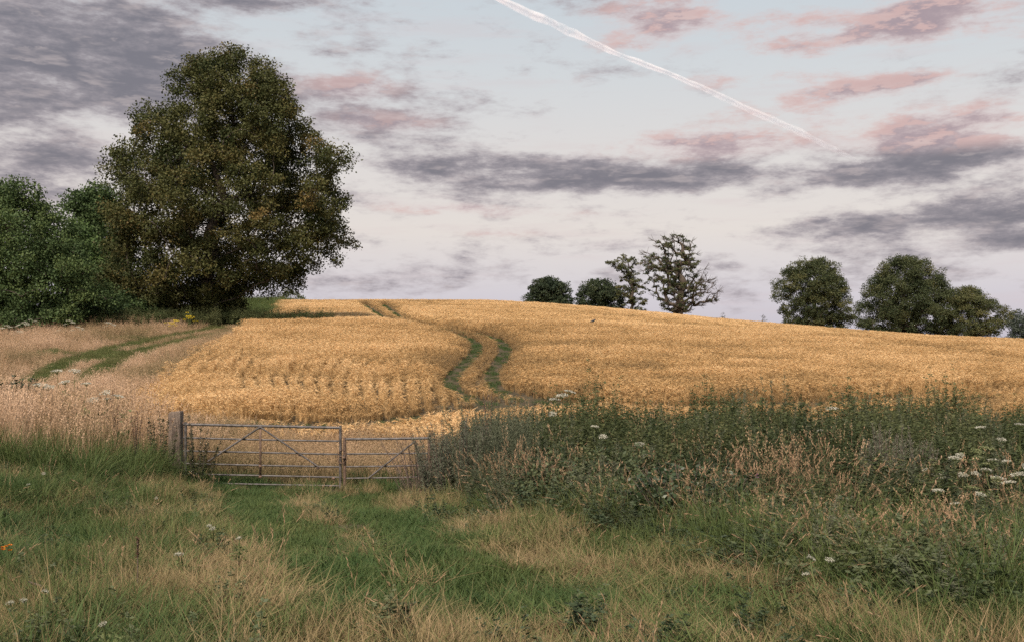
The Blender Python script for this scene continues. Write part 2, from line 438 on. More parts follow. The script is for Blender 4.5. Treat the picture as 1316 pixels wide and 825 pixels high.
def scatter(name, protos, X, Y, sx, sz, tint, lean=0.12, label=None, zoff=-0.02, face=None):
    c = bpy.data.collections.new(name + '_kinds')
    for p in protos: c.objects.link(p)
    n = len(X)
    me = bpy.data.meshes.new(name)
    me.vertices.add(n)
    me.vertices.foreach_set('co', np.stack([X, Y, ground(X, Y) + zoff], 1).ravel().astype(np.float32))
    rot = np.stack([RNG.normal(0, lean, n), RNG.normal(0, lean, n), RNG.uniform(0, 6.283, n)], 1)
    if face is not None: rot[:, 2] = face
    me.attributes.new('rot', 'FLOAT_VECTOR', 'POINT').data.foreach_set('vector', rot.ravel().astype(np.float32))
    me.attributes.new('scl', 'FLOAT_VECTOR', 'POINT').data.foreach_set('vector', np.stack([sx, sx, sz], 1).ravel().astype(np.float32))
    me.attributes.new('vid', 'INT', 'POINT').data.foreach_set('value', RNG.integers(0, len(protos), n).astype(np.int32))
    me.attributes.new('itint', 'FLOAT', 'POINT').data.foreach_set('value', np.clip(tint, 0, 1).astype(np.float32))
    me.materials.append(protos[0].data.materials[0])
    o = bpy.data.objects.new(name, me); COL.objects.link(o)
    md = o.modifiers.new('scatter', 'NODES'); md.node_group = scatter_group(c)
    tag(o, label, kind='stuff')
    return o

# ------------------------------------------------------------------ plant prototypes
def ribbons(mb, base, az, h, lean, bend, width, segs=3, tint=0.5, dt=0.0, rng=RNG):
    """Curved tapering blades, all at once."""
    n = len(az)
    t = np.linspace(0, 1, segs + 1)
    prof = np.maximum(1 - t ** 1.6, 0.04)
    r = lean[:, None] * t[None] * h[:, None] + bend[:, None] * (t[None] ** 2.2) * h[:, None]
    zz = h[:, None] * t[None] * np.sqrt(np.clip(1 - (0.6 * (lean[:, None] + bend[:, None] * t[None])) ** 2, .15, 1))
    P = np.stack([base[:, 0:1] + np.cos(az)[:, None] * r, base[:, 1:2] + np.sin(az)[:, None] * r, base[:, 2:3] + zz], -1)
    fa = az + np.pi / 2 + rng.uniform(-.9, .9, n)
    side = np.stack([np.cos(fa), np.sin(fa), np.zeros(n)], 1)
    w = (width[:, None] * prof[None])[..., None] * side[:, None, :] * 0.5
    V = np.stack([P - w, P + w], 2).reshape(n, -1, 3)
    k = 2 * (segs + 1)
    i = (np.arange(n) * k)[:, None]; s = (np.arange(segs) * 2)[None, :]
    q = i + s
    Fc = np.stack([q, q + 1, q + 3, q + 2], -1).reshape(-1, 4)
    tn = np.clip(np.repeat(np.broadcast_to(tint, (n,))[:, None] + dt * t[None], 2, axis=1), -1, 2)
    mb.add(V.reshape(-1, 3), Fc, tn.ravel())
    return P

def diamonds(mb, C, D, L, W, tint, rng=RNG, fold=0.0):
    """Leaf-shaped faces: centre C, direction D, length L, width W."""
    n = len(C)
    D = D / (np.linalg.norm(D, axis=1)[:, None] + 1e-9)
    S = np.cross(D, rng.normal(size=(n, 3))); S /= np.linalg.norm(S, axis=1)[:, None] + 1e-9
    N = np.cross(D, S)
    L = np.broadcast_to(L, (n,))[:, None]; W = np.broadcast_to(W, (n,))[:, None]
    V = np.stack([C - D * L * .5, C + S * W * .5 + N * W * fold - D * L * .05, C + D * L * .5, C - S * W * .5 + N * W * fold - D * L * .05], 1)
    Fc = (np.arange(n) * 4)[:, None] + np.array([0, 1, 2, 3])[None]
    mb.add(V.reshape(-1, 3), Fc, np.repeat(np.broadcast_to(tint, (n,)), 4))

def disk(n, r, rng=RNG):
    a = rng.uniform(0, 6.283, n); q = r * np.sqrt(rng.uniform(0, 1, n))
    return np.stack([q * np.cos(a), q * np.sin(a), np.zeros(n)], 1)

def proto_grass(name, mat, n, h, r, w, lean=.25, bend=.5, segs=3):
    mb = MB()
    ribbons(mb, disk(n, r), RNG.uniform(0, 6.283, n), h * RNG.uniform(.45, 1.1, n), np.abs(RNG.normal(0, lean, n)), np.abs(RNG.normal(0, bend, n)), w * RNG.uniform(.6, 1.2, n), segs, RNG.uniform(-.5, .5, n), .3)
    return mb.obj(name, mat, link=False)

def proto_seed_grass(name, mat, n, h, r, head=.2, loose=1.0, droop=.3, nb=8, fat=1.0):
    """Stalks with a loose seed head and a few leaves."""
    mb = MB()
    P = ribbons(mb, disk(n, r), RNG.uniform(0, 6.283, n), h * RNG.uniform(.7, 1.1, n), np.abs(RNG.normal(0, .13, n)), np.abs(RNG.normal(0, droop, n)), np.full(n, .0045 * fat), 5, RNG.uniform(-.3, .3, n))
    for i in range(n):
        tip, pre = P[i, -1], P[i, -2]
        d = tip - pre; d /= np.linalg.norm(d) + 1e-9
        k = 11
        s = np.linspace(-head, .03, k)
        C = tip + s[:, None] * d + RNG.normal(0, .010 * loose, (k, 3))
        diamonds(mb, C, d + RNG.normal(0, .35 * loose, (k, 3)), RNG.uniform(.025, .045, k), .008 * fat, RNG.uniform(.1, .9, k))
    ribbons(mb, disk(nb, r), RNG.uniform(0, 6.283, nb), h * RNG.uniform(.3, .65, nb), np.abs(RNG.normal(0, .3, nb)), np.abs(RNG.normal(0, .5, nb)), .008 * RNG.uniform(.6, 1.2, nb), 3, RNG.uniform(-.6, .1, nb))
    return mb.obj(name, mat, link=False)

def proto_barley(name, mat, n, h, r, fat=1.0):
    mb = MB()
    az = RNG.normal(0, .5 if fat < 1.5 else 1.2, n)
    P = ribbons(mb, disk(n, r), az, h * RNG.uniform(.85, 1.08, n), np.abs(RNG.normal(0, .05, n)), RNG.uniform(.0, .10, n), np.full(n, .006 * fat), 2, RNG.uniform(-.7, -.2, n))
    tip = P[:, -1]
    dr = np.stack([np.cos(az), np.sin(az), RNG.uniform(-1.1, .5, n)], 1); dr /= np.linalg.norm(dr, axis=1)[:, None]
    for _ in range(2):
        diamonds(mb, tip + dr * .04 * fat, dr, .10 * fat, .022 * fat, RNG.uniform(-.1, .4, n), fold=.2)
    for _ in range(3):
        d2 = dr + RNG.normal(0, .14, (n, 3))
        diamonds(mb, tip + d2 * .10 * fat, d2, .11 * fat, .007 * fat, RNG.uniform(.2, .6, n))
    nb = n // 2
    ribbons(mb, disk(nb, r), RNG.uniform(0, 6.283, nb), h * RNG.uniform(.5, .9, nb), np.abs(RNG.normal(0, .12, nb)), np.abs(RNG.normal(0, .25, nb)), .012 * fat * RNG.uniform(.6, 1.2, nb), 2, RNG.uniform(-.6, .2, nb))
    return mb.obj(name, mat, link=False)

def stem_leaves(mb, base, h, lean, az, nodes, leaf, ratio=.5, droop=-.35, per=2, top=.35, tint=(-.4, .4), stem_r=.004, taper=.75):
    """One upright stem with leaves in whorls, smaller towards the top."""
    t = np.linspace(0, 1, 6)
    P = np.stack([base[0] + np.cos(az) * lean * h * t ** 1.6, base[1] + np.sin(az) * lean * h * t ** 1.6, base[2] + h * t], 1)
    tube(mb, P, stem_r * (1 - .7 * t), 3, tint[0], False)
    s = np.sort(RNG.uniform(.12, 1, nodes))
    C = np.stack([np.interp(s, t, P[:, k]) for k in range(3)], 1)
    C = np.repeat(C, per, 0); s = np.repeat(s, per)
    a = np.repeat(np.arange(nodes) * 1.7 + RNG.uniform(0, 6), per) + np.tile(np.arange(per) * 6.283 / per, nodes) + RNG.normal(0, .3, nodes * per)
    L = leaf * (1 - taper * s ** 1.5) * RNG.uniform(.7, 1.2, len(s)) + leaf * .12
    D = np.stack([np.cos(a), np.sin(a), droop + RNG.normal(0, .3, len(s)) + top * s], 1)
    D /= np.linalg.norm(D, axis=1)[:, None]
    diamonds(mb, C + D * L[:, None] * .55, D, L, L * ratio, RNG.uniform(*tint, len(s)), fold=.15)

def proto_nettle(name, mat, n, h, r, leaf=.10):
    mb = MB()
    for p in disk(n, r):
        stem_leaves(mb, p, h * RNG.uniform(.75, 1.08), abs(RNG.normal(0, .10)), RNG.uniform(0, 6.28), 22, leaf, .48, -.45, 2, .5, stem_r=.005)
    return mb.obj(name, mat, link=False)

def proto_mugwort(name, mat, n, h, r):
    mb = MB()
    for p in disk(n, r):
        stem_leaves(mb, p, h * RNG.uniform(.7, 1.1), abs(RNG.normal(0, .14)), RNG.uniform(0, 6.28), 46, .075, .22, .5, 2, .6, stem_r=.004, taper=.6)
    return mb.obj(name, mat, link=False)

def proto_broad(name, mat, n, h, r, leaf=.09):
    mb = MB()
    for p in disk(n, r):
        stem_leaves(mb, p, h * RNG.uniform(.5, 1.1), abs(RNG.normal(0, .4)), RNG.uniform(0, 6.28), 14, leaf, .62, .0, 3, .2, stem_r=.004, taper=.4)
    return mb.obj(name, mat, link=False)

G = lambda *a, **k: leaf_mat(*a, inst=True, **k)
M['grass'] = G('grass_blade', (.044, .082, .025), (.100, .124, .040), (.245, .183, .094), trans=.3)
M['dry'] = G('dry_grass', (.095, .108, .040), (.23, .175, .088), (.38, .27, .16), trans=.3)
M['seed'] = G('seed_grass', (.15, .115, .060), (.30, .195, .115), (.42, .275, .18), trans=.3)
M['barley'] = G('barley_straw', (.27, .18, .088), (.58, .38, .175), (.77, .55, .30), trans=.3, spec=.25, vary=.5)
M['nettle'] = G('nettle_leaf', (.028, .042, .017), (.060, .074, .029), (.115, .118, .052), trans=.25)
M['mugwort'] = G('mugwort_leaf', (.052, .064, .036), (.092, .102, .064), (.165, .16, .11), trans=.2)
M['broad'] = G('broad_leaf', (.026, .044, .022), (.055, .076, .034), (.115, .125, .058), trans=.25, spec=.35)
M['dock'] = G('dock_seed', (.060, .035, .022), (.13, .070, .045), (.2, .11, .07), trans=.1)

M['wild'] = G('wild_grass', (.17, .145, .07), (.42, .285, .175), (.62, .44, .31), trans=.3)
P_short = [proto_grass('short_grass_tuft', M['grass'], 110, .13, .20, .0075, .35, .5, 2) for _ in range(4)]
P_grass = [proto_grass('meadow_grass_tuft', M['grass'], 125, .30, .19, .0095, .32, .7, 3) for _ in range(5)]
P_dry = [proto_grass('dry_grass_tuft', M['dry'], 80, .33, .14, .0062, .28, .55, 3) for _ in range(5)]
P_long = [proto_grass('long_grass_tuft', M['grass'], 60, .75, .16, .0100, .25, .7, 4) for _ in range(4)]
P_seed = [proto_seed_grass('seed_grass_tuft', M['wild'], 8, 1.15, .14, .22, 1.0, .16, 5, 1.7) for _ in range(4)]
P_arch = [proto_seed_grass('nodding_grass_tuft', M['seed'], 6, .95, .14, .10, .5, .6, 9, .9) for _ in range(4)]
P_wild = [proto_seed_grass('wild_grass_tuft', M['wild'], 10, .80, .18, .22, 1.4, .25, 9, 1.9) for _ in range(4)]
P_barley = [proto_barley('barley_tuft', M['barley'], 10, .62, .05) for _ in range(4)]
P_barley_far = [proto_barley('barley_far_tuft', M['barley'], 15, .66, .22, 1.6) for _ in range(4)]
P_bent = [proto_seed_grass('bent_grass_tuft', M['seed'], 6, .48, .16, .08, .35, .4, 5, .55) for _ in range(3)]
P_nettle = [proto_nettle('nettle_clump', M['nettle'], 7, 1.35, .16) for _ in range(4)]
P_mug = [proto_mugwort('mugwort_clump', M['mugwort'], 7, 1.35, .16) for _ in range(3)]
P_broad = [proto_broad('broadleaf_clump', M['broad'], 8, .85, .2, .068) for _ in range(3)]

def pts(x0, x1, y0, y1, dens):
    n = int((x1 - x0) * (y1 - y0) * dens)
    return RNG.uniform(x0, x1, n), RNG.uniform(y0, y1, n)
def fan(y0, y1, dens, lo=-.62, hi=.62, pad=1.5):
    """Even scatter over the strip y0..y1, as wide as the view there and somewhat more."""
    X, Y = pts(lo * y1 - pad, hi * y1 + pad, y0, y1, dens)
    k = (X > lo * Y - pad) & (X < hi * Y + pad)
    return X[k], Y[k]

# ------------------------------------------------------------------ the barley
def build_barley():
    a = [fan(20, 45, 46), fan(45, 72, 28)]
    X = np.concatenate([q[0] for q in a]); Y = np.concatenate([q[1] for q in a])
    b_ = [fan(72, 110, 9), fan(110, 172, 7)]
    X2 = np.concatenate([q[0] for q in b_]); Y2 = np.concatenate([q[1] for q in b_])
    for near, (X, Y) in ((True, (X, Y)), (False, (X2, Y2))):
        keep = in_field(X, Y)
        X, Y = X[keep], Y[keep]
        d = np.full(len(X), 9.0)
        for Q, w in TRAM:
            tx = np.abs(np.gradient(Q[:, 0])) / (np.hypot(np.gradient(Q[:, 0]), np.gradient(Q[:, 1])) + 1e-6)
            lat = np.interp(Y, *(lambda o: (Q[o, 1], tx[o]))(np.argsort(Q[:, 1])))
            d = np.minimum(d, dist_to(Q, X, Y) - w - (.50 * lat ** 2 if near else .30))
        jit = (fbm(X * 2, Y * 2, 5, 2) - .5) * .18
        keep = d + jit > 0
        if near:                       # drill rows showing as thin gaps on the near slope, fanned out from close to the camera
            u = ((X + .2) / (Y + .4) * 37.0 - .009 * (Y - 36.8) ** 2) / .54
            fr = np.abs(u - np.round(u)) * .54
            band = sstep(Y, 30.5, 33) * (1 - sstep(Y, 42, 54)) * (dist_to(TRAM[0][0], X, Y) > .8) * (X < -1.2) * sstep(fbm(X * .35, Y * .2, 31, 2), .22, .45)
            groove = band * (1 - sstep(fr, .10, .20))
            keep &= ~((fr < .175) & (RNG.uniform(0, 1, len(X)) < .78 * band))
        else: groove = np.zeros(len(X))
        thin = near_y(X) + 2.0
        keep &= RNG.uniform(0, 1, len(X)) < np.where(Y < thin, .55, 1.0)
        X, Y, d, groove = X[keep], Y[keep], d[keep], groove[keep]
        big = fbm(X * .09, Y * .05, 41, 3); sm = fbm(X * .7, Y * .5, 42, 3)
        st = fbm(X * .16 + Y * .05, Y * .55 - X * .1, 43, 3)
        sz = .95 + .30 * (sm - .5) + .15 * (big - .5) + .2 * (st - .5) + RNG.normal(0, .05, len(X))
        tint = .48 + .7 * (big - .5) + .8 * (sm - .5) + .7 * (st - .5) + RNG.normal(0, .12 if near else .06, len(X))
        lip = 1 - sstep(d, 0.05, .9)
        sz = sz * (1 - (.52 if near else .25) * lip); tint = tint - .28 * lip  # lower crop beside the tracks, with the track walls' shade painted into its tint
        sz = sz * (1 - .45 * groove); tint = tint - .45 * groove  # shade down between the drill rows is put into the straw colour
        sx = RNG.uniform(.85, 1.2, len(X))
        scatter('barley' if near else 'barley_beyond', P_barley if near else P_barley_far, X, Y, sx, sz, tint, .06,
                'ripe golden barley on the near slope of the field' if near else 'ripe golden barley on the hill up to its crest',
                face=RNG.normal(-1.3, .35, len(X)) + 3.14 * (RNG.uniform(0, 1, len(X)) < .3))
    # weeds in the wheel tracks
    X, Y = fan(22, 150, 7)
    d = np.full(len(X), 9.0)
    for Q, w in TRAM[:4]: d = np.minimum(d, dist_to(Q, X, Y) - w)
    k = (d < 0) & in_field(X, Y); X, Y = X[k], Y[k]
    scatter('track_weeds', P_short, X, Y, np.full(len(X), .8), np.full(len(X), 1.3), RNG.uniform(.0, .12, len(X)), .15, 'low green weeds growing in the tractor wheel tracks')
build_barley()

# ------------------------------------------------------------------ meadow in front of the gate
WT = [chain([(312, 632), (342, 660), (380, 694), (456, 740), (505, 768)], .05, .3, 2), chain([(440, 640), (500, 672), (560, 712), (640, 757), (680, 778)], .05, .3, 2)]
def px_of(X, Y, h=0.0):
    return CX + X / Y * F, HY - (ground(X, Y) + h - EYE) / Y * F
# front edge of the tall growth on the far side of the track: base line in photo pixels -> ground
FRONT = np.array([hit(*p) for p in [(535, 632), (600, 655), (690, 680), (780, 700), (860, 715), (960, 742), (1100, 778), (1330, 822)]])
def front_y(X):
    o = np.argsort(FRONT[:, 0]); return np.interp(X, FRONT[o, 0], FRONT[o, 1])
FX0 = FRONT[0, 0]
def tall_zone(X, Y): return (X > FX0 - .1 + (Y - FRONT[0, 1]) * .12) & (Y > front_y(X)) & (Y < near_y(X) - .2)
def bank_zone(X, Y):       # tall dry grass around the gate post
    return (Y > 15.2 + 1.2 * (fbm(X, Y, 51, 2) - .5) + .25 * np.maximum(0, -6.2 - X) * 0) & (Y < 20.5) & (X < np.where(Y < 18.9, -6.62, -6.1) + .3 * (fbm(X * 2, Y * 2, 52, 2) - .5))

def build_meadow():
    X, Y = fan(2.6, 9, 48, pad=2.4); X2, Y2 = fan(9, 15, 34, pad=2.0); X3, Y3 = fan(15, 25, 22, -.62, .3, pad=.8)
    X, Y = np.r_[X, X2, X3], np.r_[Y, Y2, Y3]
    k = ~tall_zone(X, Y) & ~((X > FX0 + .5) & (Y > 17)); X, Y = X[k], Y[k]
    k = RNG.uniform(0, 1, len(X)) > bare(X, Y); X, Y = X[k], Y[k]
    dt = np.minimum(dist_to(WT[0], X, Y), dist_to(WT[1], X, Y)) + .25 * (vnoise(X * 1.5, Y * 1.5, 63) - .5)
    trk = 1 - sstep(dt, .36, .56)
    calm = (.50 + .50 * sstep(dt, .5, 1.5)) * .92
    gateway = ((X > -6.2) & (X < -1) & (Y > 16.5) & (Y < 20.5))
    trk = np.maximum(trk, gateway * .6)
    ridge = np.exp(-((dt - .85) / .32) ** 2)
    dry = .5 + .9 * (fbm(X * .9, Y * .6, 61, 4) - .5) + .30 * (vnoise(X * 2.2, Y * 2, 62) - .5)
    px, py = px_of(X, Y)
    # drier on the crown of the track and along its edge, greener at the far bank and by the lower corner
    bias = .14 * np.exp(-((px - 440 - (py - 650) * .9) / 130) ** 2) + .10 * np.exp(-((px - 620 - (py - 800) * 1.5) / 200) ** 2 - ((py - 800) / 60) ** 2) - .12 * np.exp(-((px - 60) / 130) ** 2 - ((py - 760) / 60) ** 2) - .10 * np.exp(-((py - 630) / 30) ** 2)
    d = dry + bias - .30 * trk + .16 * ridge
    u = RNG.uniform(0, 1, len(X))
    short = u < trk * .95
    isdry = ~short & (u * .60 + d > .85)
    lush = ~short & ~isdry
    n = len(X)
    s_ = RNG.uniform(.8, 1.3, n)
    patch = fbm(X * .8, Y * .8, 66, 3)
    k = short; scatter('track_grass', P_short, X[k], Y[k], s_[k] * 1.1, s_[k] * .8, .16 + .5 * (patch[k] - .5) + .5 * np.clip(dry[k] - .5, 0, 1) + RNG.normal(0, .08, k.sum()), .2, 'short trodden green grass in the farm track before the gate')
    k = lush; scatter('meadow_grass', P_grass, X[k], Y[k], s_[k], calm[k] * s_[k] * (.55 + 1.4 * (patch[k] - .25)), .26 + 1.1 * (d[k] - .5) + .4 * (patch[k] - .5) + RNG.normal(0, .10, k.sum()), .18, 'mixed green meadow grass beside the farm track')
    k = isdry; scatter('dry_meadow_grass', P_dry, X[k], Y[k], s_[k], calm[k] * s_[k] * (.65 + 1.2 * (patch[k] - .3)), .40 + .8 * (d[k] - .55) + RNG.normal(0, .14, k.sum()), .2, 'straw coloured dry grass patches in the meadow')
    k = (RNG.uniform(0, 1, n) < .045) & (trk < .3); m_ = k.sum()
    scatter('meadow_weeds', P_broad, X[k], Y[k], RNG.uniform(.35, .7, m_), RNG.uniform(.18, .42, m_), RNG.uniform(.2, .8, m_), .3, 'small broad leaved weeds mixed through the meadow grass')
    k = (RNG.uniform(0, 1, n) < .030 * sstep(patch, .35, .6) + .008) & (trk < .3); m_ = k.sum()
    scatter('meadow_bents', P_bent, X[k], Y[k], RNG.uniform(.8, 1.2, m_), RNG.uniform(.7, 1.15, m_), RNG.uniform(.2, .7, m_), .2, 'thin seeding grass stalks standing through the meadow')
build_meadow()

def build_rough():
    # rough margin between the field and the trees: green path, tan and purplish grasses
    X, Y = pts(-62, -4, 20.5, 78, 15)
    k = (X < edge_x(Y) + .3) & (X > -.66 * Y - 3) & ~bank_zone(X, Y)
    X, Y = X[k], Y[k]
    path = chain([(66, 503), (84, 486), (106, 470), (140, 455), (190, 443), (250, 431), (300, 423), (335, 413)], .1, .4, 3)
    dp = dist_to(path, X, Y)
    green = (np.abs(dp - 1.05) < .6) | (fbm(X * .25, Y * .18, 71, 3) > .70)
    k = green; n = k.sum()
    scatter('path_grass', P_grass, X[k], Y[k], RNG.uniform(.9, 1.2, n), RNG.uniform(.7, 1.2, n), .38 + .5 * (fbm(X[k] * .5, Y[k] * .5, 72, 3) - .3), .2, 'green grass of the path climbing beside the barley')
    k = ~green; X, Y = X[k], Y[k]; n = len(X)
    t = .62 + 1.5 * (fbm(X * .22, Y * .15, 73, 3) - .5) + .5 * (fbm(X * 1.2, Y * .8, 74, 2) - .5) + RNG.normal(0, .12, n)
    t -= .18 * np.exp(-((X - edge_x(Y)) / 1.8) ** 2)
    scatter('rough_grass', P_wild, X, Y, RNG.uniform(.9, 1.4, n), RNG.uniform(.6, 1.1, n) * (.70 + .6 * fbm(X * .6, Y * .5, 70, 3)) * (.38 + .62 * sstep(dp[~green], 1.0, 4.5)), t, .12, 'tall pinkish tan grass on the rough slope below the trees')
    # weeds along the foot of the trees
    X, Y = pts(-48, -13, 54, 74, 5.5)
    fy = np.interp(X, [-48, -34, -22, -13], [56, 59, 66, 71])
    k = (Y > fy) & (Y < fy + 6) & (RNG.uniform(0, 1, len(X)) < .8); X, Y = X[k], Y[k]; n = len(X)
    scatter('hedge_weeds', P_nettle, X, Y, RNG.uniform(1.2, 1.9, n), RNG.uniform(.7, 1.15, n), .55 + .6 * (fbm(X * .4, Y * .4, 75, 3) - .4), .15, 'green weeds growing along the foot of the trees')
    # dark green strip running up beside the crop under the oak
    X, Y = pts(-40, -18, 74, 150, 5)
    e = edge_x(Y); k = (X < e) & (X > e - 9); X, Y = X[k], Y[k]; n = len(X)
    scatter('field_margin_grass', P_long, X, Y, RNG.uniform(2.0, 3.0, n), RNG.uniform(1.0, 1.8, n), .15 + .4 * fbm(X * .6, Y * .05, 76, 2), .15, 'dark green margin grass running up the hill past the oak')
    # tall dry stand around the gate post
    X, Y = pts(-16, -5, 14.2, 21, 24)
    k = bank_zone(X, Y); X, Y = X[k], Y[k]; n = len(X)
    hgt = (1.12 + .45 * (fbm(X * .9, Y * .9, 77, 3) - .5)) * np.where(X > -6.9, .78, 1.0) * np.where(Y < 15.8, .8, 1)
    scatter('bank_seed_grass', P_seed, X, Y, RNG.uniform(.9, 1.2, n), hgt, .62 + .9 * (fbm(X * .5, Y * .5, 78, 3) - .5) + RNG.normal(0, .12, n), .09, 'tall tan seeding grass on the bank beside the timber gate post')
    X, Y = pts(-16, -4.9, 14.2, 18.6, 22)
    k = bank_zone(X - .5, Y + .6) & (Y < 18.4); X, Y = X[k], Y[k]; n = len(X)
    scatter('bank_long_grass', P_long, X, Y, RNG.uniform(.9, 1.3, n), RNG.uniform(.65, 1.15, n), .25 + .7 * (fbm(X * .8, Y * .8, 79, 3) - .35), .15, 'long green grass at the foot of the dry bank')
    # grass and thin crop straight behind the gate
    X, Y = pts(-8, 0, 19.6, 26, 34); k = (Y < near_y(X) + 1.2); X, Y = X[k], Y[k]; n = len(X)
    scatter('gateway_grass', P_wild, X, Y, RNG.uniform(.7, 1.0, n), RNG.uniform(.5, .85, n), .10 + .5 * (fbm(X * .6, Y * .6, 80, 3) - .3) + .12 * (Y - 20) / 4, .15, 'thin yellow green grass just inside the gateway')
build_rough()

def build_tall():
    X, Y = fan(4.0, 22, 30, -.15, .72, pad=2.6)
    k = tall_zone(X, Y); X, Y = X[k], Y[k]
    back = Y - front_y(X)
    px, _ = px_of(X, Y)
    u = RNG.uniform(0, 1, len(X)); nz = fbm(X * .7, Y * .7, 81, 3)
    hy = np.interp(Y, [6, 9, 11, 14, 16, 18.5, 22], [.45, .55, .70, 1.02, 1.22, 1.40, 1.42]) * np.interp(px, [520, 600, 700, 1150, 1260, 1340], [.80, .98, 1.0, 1.0, .93, .88])
    hy = hy * (.50 + .50 * sstep(X - (FX0 + (Y - FRONT[0, 1]) * .12) + .5 * (nz - .5), -.1, 1.3)) * (.70 + .30 * sstep(back + 1.2 * (nz - .5), 0, 1.6))
    hy = hy * np.where(RNG.uniform(0, 1, len(X)) < .05, 1.22, 1.0)
    mug = ((px < 690) & (Y > 13) & (u < .75)) | (u > .93)
    net = ~mug & (back > 3.6 + 3.0 * (nz - .5)) & (u < .82)
    lowz = ~mug & ~net
    k = net; n = k.sum()
    scatter('nettles', P_nettle, X[k], Y[k], RNG.uniform(.85, 1.2, n), hy[k] / 1.35 * (.90 + .9 * (nz[k] - .5) + .5 * (fbm(X[k] * 2.5, Y[k] * 2.5, 89, 2) - .5) + RNG.normal(0, .13, n)), .32 + 1.3 * (nz[k] - .45) + RNG.normal(0, .18, n), .07, 'dense dark green nettles between the track and the barley')
    k = (RNG.uniform(0, 1, len(X)) < .07) & (back > 1.5); n = k.sum()
    scatter('bed_grass', P_seed, X[k], Y[k], RNG.uniform(.7, 1.0, n), hy[k] / 1.15 * RNG.uniform(.75, 1.08, n), .20 + RNG.normal(0, .15, n), .12, 'thin tan grass stalks growing up through the nettle bed')
    k = mug; n = k.sum()
    scatter('mugwort', P_mug, X[k], Y[k], RNG.uniform(.85, 1.2, n), hy[k] / 1.35 * (1.0 + .6 * (nz[k] - .5) + RNG.normal(0, .14, n)), .35 + 1.1 * (nz[k] - .45) + RNG.normal(0, .12, n), .1, 'grey green mugwort spreading from the end of the nettle bed')
    k = lowz & (u < .42); n = k.sum()
    scatter('bank_weeds', P_broad, X[k], Y[k], RNG.uniform(.7, 1.1, n), hy[k] / .85 * (.85 + .6 * (nz[k] - .5)), .38 + .9 * (nz[k] - .45) + RNG.normal(0, .15, n), .15, 'mixed broad leaved weeds in front of the nettles')
    X, Y = fan(3.4, 16, 26, -.1, .72, pad=2.6)
    b_ = Y - front_y(X); k = (X > FX0 + .2) & (b_ > -.5) & (b_ < 3.4 + 3 * (fbm(X, Y, 83, 2) - .5)); X, Y = X[k], Y[k]; n = len(X)
    scatter('verge_grass', P_long, X, Y, RNG.uniform(.7, 1.1, n), RNG.uniform(.5, 1.0, n) * (.55 + .45 * sstep(b_[k], -.5, .8)), .24 + .7 * (fbm(X * .8, Y * .8, 84, 3) - .38), .2, 'long green verge grass along the weed bank')
    X, Y = fan(4.4, 16, 30, -.1, .72, pad=2.6)
    b_ = Y - front_y(X); px, py = px_of(X, Y)
    dens = np.exp(-((px - 740) / 110) ** 2) * (b_ > .3) * (b_ < 2.6) + .9 * np.exp(-((px - 1020) / 90) ** 2 - ((Y - 11.5) / 1.6) ** 2) + .75 * np.exp(-((px - 1200) / 120) ** 2) * (b_ > .1) * (b_ < 3.0) + .20 * (b_ > .2) * (b_ < 5.5)
    dens = dens * sstep(fbm(X * 1.3, Y * 1.3, 88, 3), .30, .52)
    k = tall_zone(X, Y) & (RNG.uniform(0, 1, len(X)) < dens); X, Y = X[k], Y[k]; n = len(X)
    scatter('nodding_grass', P_arch, X, Y, RNG.uniform(.8, 1.15, n), RNG.uniform(.80, 1.1, n) * np.interp(Y, [5, 8, 10, 14], [.55, .68, .85, 1.0]), .45 + RNG.normal(0, .2, n), .16, 'nodding tan seed heads standing in front of the nettles')
build_tall()

